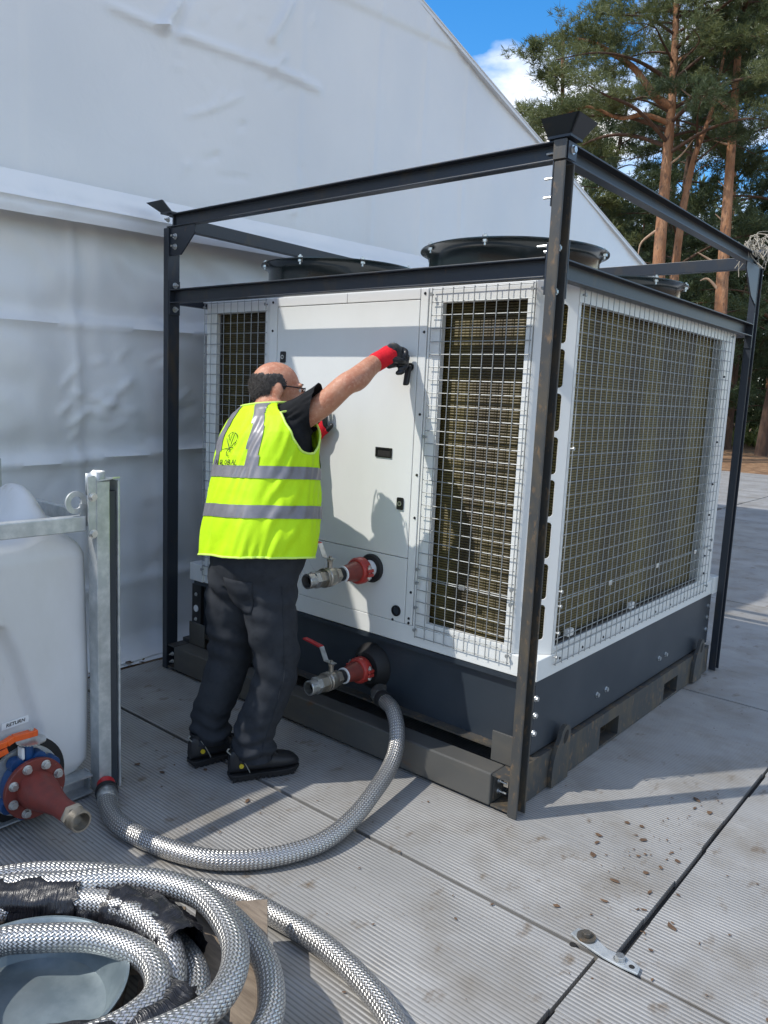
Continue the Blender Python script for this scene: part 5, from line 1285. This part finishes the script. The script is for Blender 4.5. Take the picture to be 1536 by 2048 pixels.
# pale binding round hem, neck and armholes
edge_b = MB()
for zz in (VZ0, ): edge_b.tube([vest_pt(2 * PI * k / 80, zz, .0005) for k in range(81)], .0042, 6, caps=False)
edge_b.build('binding', 'binding', vest)
MB().tube([vest_pt(2 * PI * k / 60, VZ1, .001) for k in range(61)], .0045, 6, caps=False).build('binding', 'binding', vest)
from collections import Counter
for A in (AR, AL):                                 # the armhole's own edge, walked as a ring
    ec = Counter()
    for fa in keep:
        for j in range(4): ec[tuple(sorted((fa[j], fa[(j + 1) % 4])))] += 1
    vv = [V(b_) for b_ in {x for e, c in ec.items() if c == 1 for x in [tuple(pts[e[0] // NU][e[0] % NU])]} if (V(b_) - A).length < .21 and V(b_).z < VZ1 - .01 and V(b_).z > VZ0 + .05]
    if len(vv) > 8:
        side = S if A is AR else -S
        vv.sort(key=lambda p: math.atan2((p - A).z, (p - A).dot(N)))
        sm = []
        for i in range(len(vv)): sm.append(sum((vv[(i + j) % len(vv)] for j in range(-3, 4)), V()) / 7)
        MB().tube(sm + [sm[0]], .0045, 6, caps=False).build('binding', 'binding', vest)
# printed emblem and lettering on the back: thin ink lines following the cloth
ink = MB()
def on_back(x, z):            # x to the right across the back, measured from its middle
    cx, cy, a, b_ = ring_at(z); r = max(-.98, min(.98, x / (a + .02))); u = -math.acos(max(-1, min(1, math.copysign(abs(r) ** (1 / .86), r))))
    return vest_pt(u, z, .0062)
def ln(*p): ink.tube([on_back(p[i][0] + (p[i + 1][0] - p[i][0]) * t, p[i][1] + (p[i + 1][1] - p[i][1]) * t) for i in range(len(p) - 1) for t in (0, .25, .5, .75)] + [on_back(*p[-1])], .0013, 4)
ex, ez = -.012, 1.318
arc = lambda c, r, a0, a1, n=9: [(c[0] + r * math.cos(a0 + (a1 - a0) * i / n), c[1] + r * math.sin(a0 + (a1 - a0) * i / n)) for i in range(n + 1)]
ln(*arc((ex, ez), .036, .2, 1.3)); ln(*arc((ex, ez), .036, 1.5, 2.5)); ln((ex - .035, ez + .014), (ex + .012, ez - .045)); ln((ex - .024, ez + .028), (ex - .012, ez + .004)); ln((ex + .002, ez + .036), (ex - .006, ez - .005))
ln((ex + .016, ez + .033), (ex + .004, ez - .02)); ln((ex + .036, ez - .002), (ex - .008, ez - .036)); ln((ex - .052, ez - .032), (ex + .022, ez - .026)); ln(*arc((ex, ez - .046), .013, 2.2, 5.2)); ln((ex + .036, ez + .004), (ex + .030, ez - .02))
glyph = {'G': [[(1, .85), (.5, 1), (0, .6), (0, .3), (.5, 0), (1, .2), (1, .5), (.6, .5)]], 'L': [[(0, 1), (0, 0), (.8, 0)]], 'O': [[(.5, 1), (0, .6), (0, .35), (.5, 0), (1, .35), (1, .6), (.5, 1)]],
         'B': [[(0, 0), (0, 1), (.7, .95), (.7, .6), (0, .52)], [(0, .52), (.85, .45), (.85, .08), (0, 0)]], 'A': [[(0, 0), (.5, 1), (1, 0)], [(.2, .4), (.8, .4)]]}
x0 = -.098
for ch in 'AGLOBAL':
    if ch in glyph:
        for st_ in glyph[ch]: ln(*[(x0 + gx * .014, 1.226 + gz * .019) for gx, gz in st_])
    x0 += .022 if ch != 'A' or x0 > -.08 else .030
ink.build('printed_emblem', 'ink', vest)
# trousers
HR_, KR, ANR = V((-.900, -.412, .83)), V((-.872, -.400, .46)), V((-.925, -.462, .10))
HL_, KL, ANL = V((-1.088, -.420, .83)), V((-1.100, -.440, .46)), V((-1.160, -.492, .10))
b = MB(); loft_torso(b, .78, .935, .000, m=6)
b.ell((-.945, -.462, .80), S * .10, N * .10, UP * .115, 18, 12); b.ell((-1.055, -.466, .80), S * .10, N * .10, UP * .115, 18, 12)
for h, k, a in ((HR_, KR, ANR), (HL_, KL, ANL)):
    limb(b, [h, h.lerp(k, .4) + V((0, -.012, 0)), k, k.lerp(a, .45) + V((0, -.012, 0)), a + V((0, 0, .10)), a + V((0, .006, .022))], [.108, .103, .088, .080, .077, .082], 22)
me = voxel(b, .0075, 5, 'trousers')
for v in me.vertices:
    p = v.co; c = None
    for h, k, a in ((HR_, KR, ANR), (HL_, KL, ANL)):
        ctr = k.lerp(a, (k.z - p.z) / (k.z - a.z)) if p.z < k.z else h.lerp(k, (h.z - p.z) / (h.z - k.z)); d = V((p.x - ctr.x, p.y - ctr.y, 0))
        if c is None or d.length < c.length: c = d
    w = c.normalized() if c.length > 1e-4 else V((0, 1, 0)); ang = math.atan2(w.y, w.x)
    low = max(0, (.30 - p.z) / .22); knee = math.exp(-((p.z - .50) / .13) ** 2); seat = math.exp(-((p.z - .74) / .07) ** 2)
    f = .009 * min(1, low) * math.sin(p.z * 105 + 1.4 * math.sin(ang * 2 + p.x * 9) + 2 * noise.noise(p * 6)) + .006 * knee * math.sin(p.z * 60 + 2.2 * math.sin(ang) + 5 * noise.noise(p * 4)) + .005 * seat * math.sin(p.z * 75 + 3 * math.cos(ang))
    f += .007 * noise.noise(V((p.x * 9, p.y * 9, p.z * 4))) + .003 * noise.noise(p * 24)
    v.co += w * f
    if v.co.z < .088: v.co.z = .088 + .004 * noise.noise(V((p.x * 30, p.y * 30, 0)))
jn = obj('trousers', me, 'jeans', man)
# back pocket, belt seam and outer leg seam as raised stitched cloth
from mathutils.bvhtree import BVHTree
me.calc_loop_triangles(); bv = BVHTree.FromPolygons([v.co for v in me.vertices], [t.vertices for t in me.loop_triangles])
def on_cloth(p, d):
    h = bv.ray_cast(V(p), V(d)); return (h[0], h[1]) if h[0] is not None else (None, None)
def patch(name, corners, nrm, mat, off, parent, n=9):
    """cloth patch projected on the trousers along nrm; corners: four 3d points"""
    b = MB(); vs = []; c = [V(q) for q in corners]
    for i in range(n + 1):
        for j in range(n + 1):
            p = c[0].lerp(c[1], j / n).lerp(c[3].lerp(c[2], j / n), i / n); h, nn_ = on_cloth(p - V(nrm) * .3, nrm); vs.append((h + nn_ * off) if h else p)
    b.add(vs, [(i * (n + 1) + j, i * (n + 1) + j + 1, (i + 1) * (n + 1) + j + 1, (i + 1) * (n + 1) + j) for i in range(n) for j in range(n)])
    o = b.build(name, mat, parent, smooth=80); md = o.modifiers.new('t', 'SOLIDIFY'); md.thickness = .003; md.offset = 0; return o
vd = V((-.15, .98, -.05)).normalized(); sd = V((.98, .15, 0))
pc = V((-.930, -.55, .755)); patch('back_pocket', [pc - sd * .062 + UP * .065, pc + sd * .066 + UP * .062, pc + sd * .055 - UP * .062, pc - sd * .045 - UP * .075], vd, 'jeans', .0025, jn)
sm = []
for i in range(40):
    z = .80 - .68 * i / 39; ctr = HR_.lerp(KR, (HR_.z - z) / (HR_.z - KR.z)) if z > KR.z else KR.lerp(ANR, (KR.z - z) / (KR.z - ANR.z)); d = V((.93, -.36, 0)); h, nn_ = on_cloth(ctr + d * .4, -d)
    if h: sm.append(h + nn_ * .001)
if len(sm) > 4: MB().tube(sm, .0022, 5).build('leg_seam', 'jeans', jn)
# shoes
def shoe(heel, d, L_=.285):
    d = V((*d, 0)).normalized(); s = d.cross(UP); heel = V((*heel, 0)); Q = lambda f, w, z: heel + d * f + s * w + UP * z
    secs = [(-.006, .012, .016), (.0, .026, .010), (.015, .034, .0), (.07, .037, .0), (.12, .036, .004), (.18, .045, .002), (.225, .046, .0), (.262, .036, .004), (L_, .012, .012)]
    def outline(k, z, grow=0): return [Q(f, (w + grow), z + lift * k) for f, w, lift in secs] + [Q(f, -(w + grow), z + lift * k) for f, w, lift in secs[::-1]]
    b = MB(); lo, hi = outline(1, .002), outline(0, .028, .003); n = len(lo)
    b.add(lo + hi, [tuple(range(n))[::-1], tuple(range(n, 2 * n))] + [(i, (i + 1) % n, n + (i + 1) % n, n + i) for i in range(n)])
    root = b.build('sole', 'sole', man, smooth=45, fix=True, bevel=.003)
    for i in range(11):
        f = .012 + i * .0235
        for sg in (-1, 1): MB().obox(Q(f, sg * .042 if .14 < f < .25 else sg * .036, .010), d * .007, s * .003, UP * .007).build('tread', 'sole', root, smooth=0)
    b = MB(); n = 20; vs = []
    prof = [(-.002, .022, .105, .034), (.008, .032, .128, .034), (.03, .037, .134, .036), (.06, .039, .130, .037), (.09, .040, .128, .038), (.12, .042, .116, .040), (.155, .045, .098, .044), (.19, .047, .088, .046), (.22, .0465, .082, .043), (.25, .041, .075, .034), (.270, .030, .064, .034), (.282, .014, .050, .016)]
    for f, w, h, wb in prof:
        for k in range(n):
            a = 2 * PI * k / n; cz = .030 + (h - .030) / 2; vs.append(Q(f, w * math.copysign(abs(math.cos(a)) ** .8, math.cos(a)) * (1 if math.sin(a) < 0 else .80 + .2 * (f > .15)), cz + (h - .030) / 2 * math.copysign(abs(math.sin(a)) ** .8, math.sin(a))))
    m = len(prof); b.add(vs, [(i * n + k, i * n + (k + 1) % n, (i + 1) * n + (k + 1) % n, (i + 1) * n + k) for i in range(m - 1) for k in range(n)] + [tuple(range(n)), tuple(range((m - 1) * n, m * n))])
    u = b.build('shoe', 'shoe', man, smooth=60, fix=True)
    root.parent = u; root.matrix_parent_inverse = Matrix.Identity(4)
    MB().ring(Q(.045, 0, .124), UP, .043, .036, .012, 24).build('padded_collar', 'shoe', u)
    lc = MB()
    for i in range(5):
        f = .095 + i * .022; z = .132 - i * .0105; lc.tube(spline([Q(f, -.024, z - .008), Q(f + .006, 0, z + .004), Q(f + .012, .024, z - .010)], 4), .0028, 5)
    lc.tube(spline([Q(.10, 0, .134), Q(.085, .03, .148), Q(.115, .05, .112)], 5), .0025, 5); lc.tube(spline([Q(.10, 0, .134), Q(.13, .035, .138), Q(.16, .04, .115), Q(.18, .05, .10)], 5), .0025, 5)
    lc.build('laces', 'black', u)
    for sg in (1,):
        MB().tube(spline([Q(.03, sg * .036, .115), Q(.048, sg * .042, .085), Q(.066, sg * .0415, .050), Q(.072, sg * .041, .036)], 5), .002, 5).build('piping', 'piping', u)
        MB().cyl(Q(.038, sg * .0365, .068), Q(.038, sg * .0425, .068), .009, n=18).build('yellow_mark', 'yellow', u)
    MB().tube(spline([Q(.004, .012, .108), Q(-.012, .012, .125), Q(-.004, .012, .135)], 4), .003, 5).build('heel_loop', 'piping', u)
shoe((-.978, -.535), (.42, .90)); shoe((-1.178, -.575), (.20, .97))
# gloves
def finger(b, pts, r0, r1): 
    path = spline(pts, 5); m = len(path); b.tube(path, [r0 + (r1 - r0) * i / (m - 1) for i in range(m)], 10); b.ell(path[-1], (r1, 0, 0), (0, r1, 0), (0, 0, r1), 10, 6); b.ell(path[0], (r0, 0, 0), (0, r0, 0), (0, 0, r0), 10, 6)
# right: fist round the key, knuckles up, back of the hand to the left
K = V((-.730, FY - .055, 1.655))                    # where the key shank is held
d = V((.30, .95, .25)).normalized()
b = MB(); limb(b, [WR - (WR - ER).normalized() * .030, WR + V((.004, .012, .004)), WR + V((.012, .040, .018))], [.0385, .038, .042], 16)
me = voxel(b, .004, 4, 'glove'); gr = obj('glove', me, 'glovered', man)
b = MB(); pc = WR + V((.020, .062, .024))
b.ell(pc, V((.030, .012, .0)), V((-.012, .052, .016)), V((0, -.014, .046)), 16, 12)
for i, (o_, ln_) in enumerate((((.018, .098, .050), 1.0), ((.024, .100, .030), 1.0), ((.026, .096, .008), .95), ((.024, .086, -.014), .85))):
    k0 = WR + V(o_); finger(b, [WR + V((o_[0], o_[1] - .055, o_[2] - .008)), k0, k0 + V((.024, .014, -.010)) * ln_, k0 + V((.032, -.004, -.034)) * ln_, k0 + V((.018, -.020, -.040)) * ln_], .0125, .0095)
finger(b, [WR + V((.036, .030, .008)), WR + V((.056, .058, .000)), WR + V((.056, .082, -.004)), WR + V((.044, .100, -.008))], .0135, .0105)
me = voxel(b, .0034, 3, 'glove_coating'); obj('glove_coating', me, 'gloveblk', gr)
# left: flat on the door, fingers spread upward, thumb out to the right
Pn = FY - .018
b = MB(); limb(b, [WL - (WL - EL).normalized() * .03, WL + V((.006, .02, .006)), V((-1.245, Pn - .022, 1.325))], [.040, .037, .040], 16)
b.ell((-1.216, Pn - .020, 1.354), V((.046, .0, -.012)), V((.0, .023, .0)), V((.018, 0, .054)), 16, 12)
finger(b, [(-1.235, Pn - .016, 1.325), (-1.195, Pn - .014, 1.338), (-1.168, Pn - .010, 1.352)], .018, .0125)
me = voxel(b, .004, 4, 'glove'); gl_ = obj('glove', me, 'glovered', man)
b = MB()
for k, (x0_, x1_, z1_) in enumerate(((-1.245, -1.250, 1.455), (-1.224, -1.222, 1.472), (-1.203, -1.194, 1.468), (-1.186, -1.168, 1.448))):
    finger(b, [(x0_ + .012, Pn - .018, 1.375), (x0_ * .5 + x1_ * .5 + .004, Pn - .020, (1.38 + z1_) / 2 + .01), (x1_, Pn - .006, z1_)], .0118, .0092)
finger(b, [(-1.172, Pn - .010, 1.350), (-1.152, Pn - .007, 1.366), (-1.143, Pn - .004, 1.378)], .0125, .0095)
b.ell((-1.205, Pn - .006, 1.362), V((.038, 0, 0)), V((0, .012, 0)), V((.006, 0, .044)), 16, 10)
me = voxel(b, .0034, 3, 'glove_coating'); obj('glove_coating', me, 'gloveblk', gl_)
# key in the door lock
key = thing('panel_key', 'black-handled steel key turned in the upper door lock', 'key', (-.728, FY, 1.62))
MB().ring((-.728, FY - .0005, 1.640), (0, -1, 0), .017, .009, .006, 20).build('lock_rosette', 'black', key)
MB().tube(spline([(-.728, FY - .004, 1.640), (-.728, FY - .035, 1.640), (-.731, FY - .060, 1.650)], 4), .0065, 10).build('shank', 'zinc', key)
MB().obox((-.722, FY - .028, 1.605), V((.0135, 0, 0)), V((0, .008, .002)), V((.002, .004, .040))).build('handle', 'black', key, smooth=0, bevel=.006)
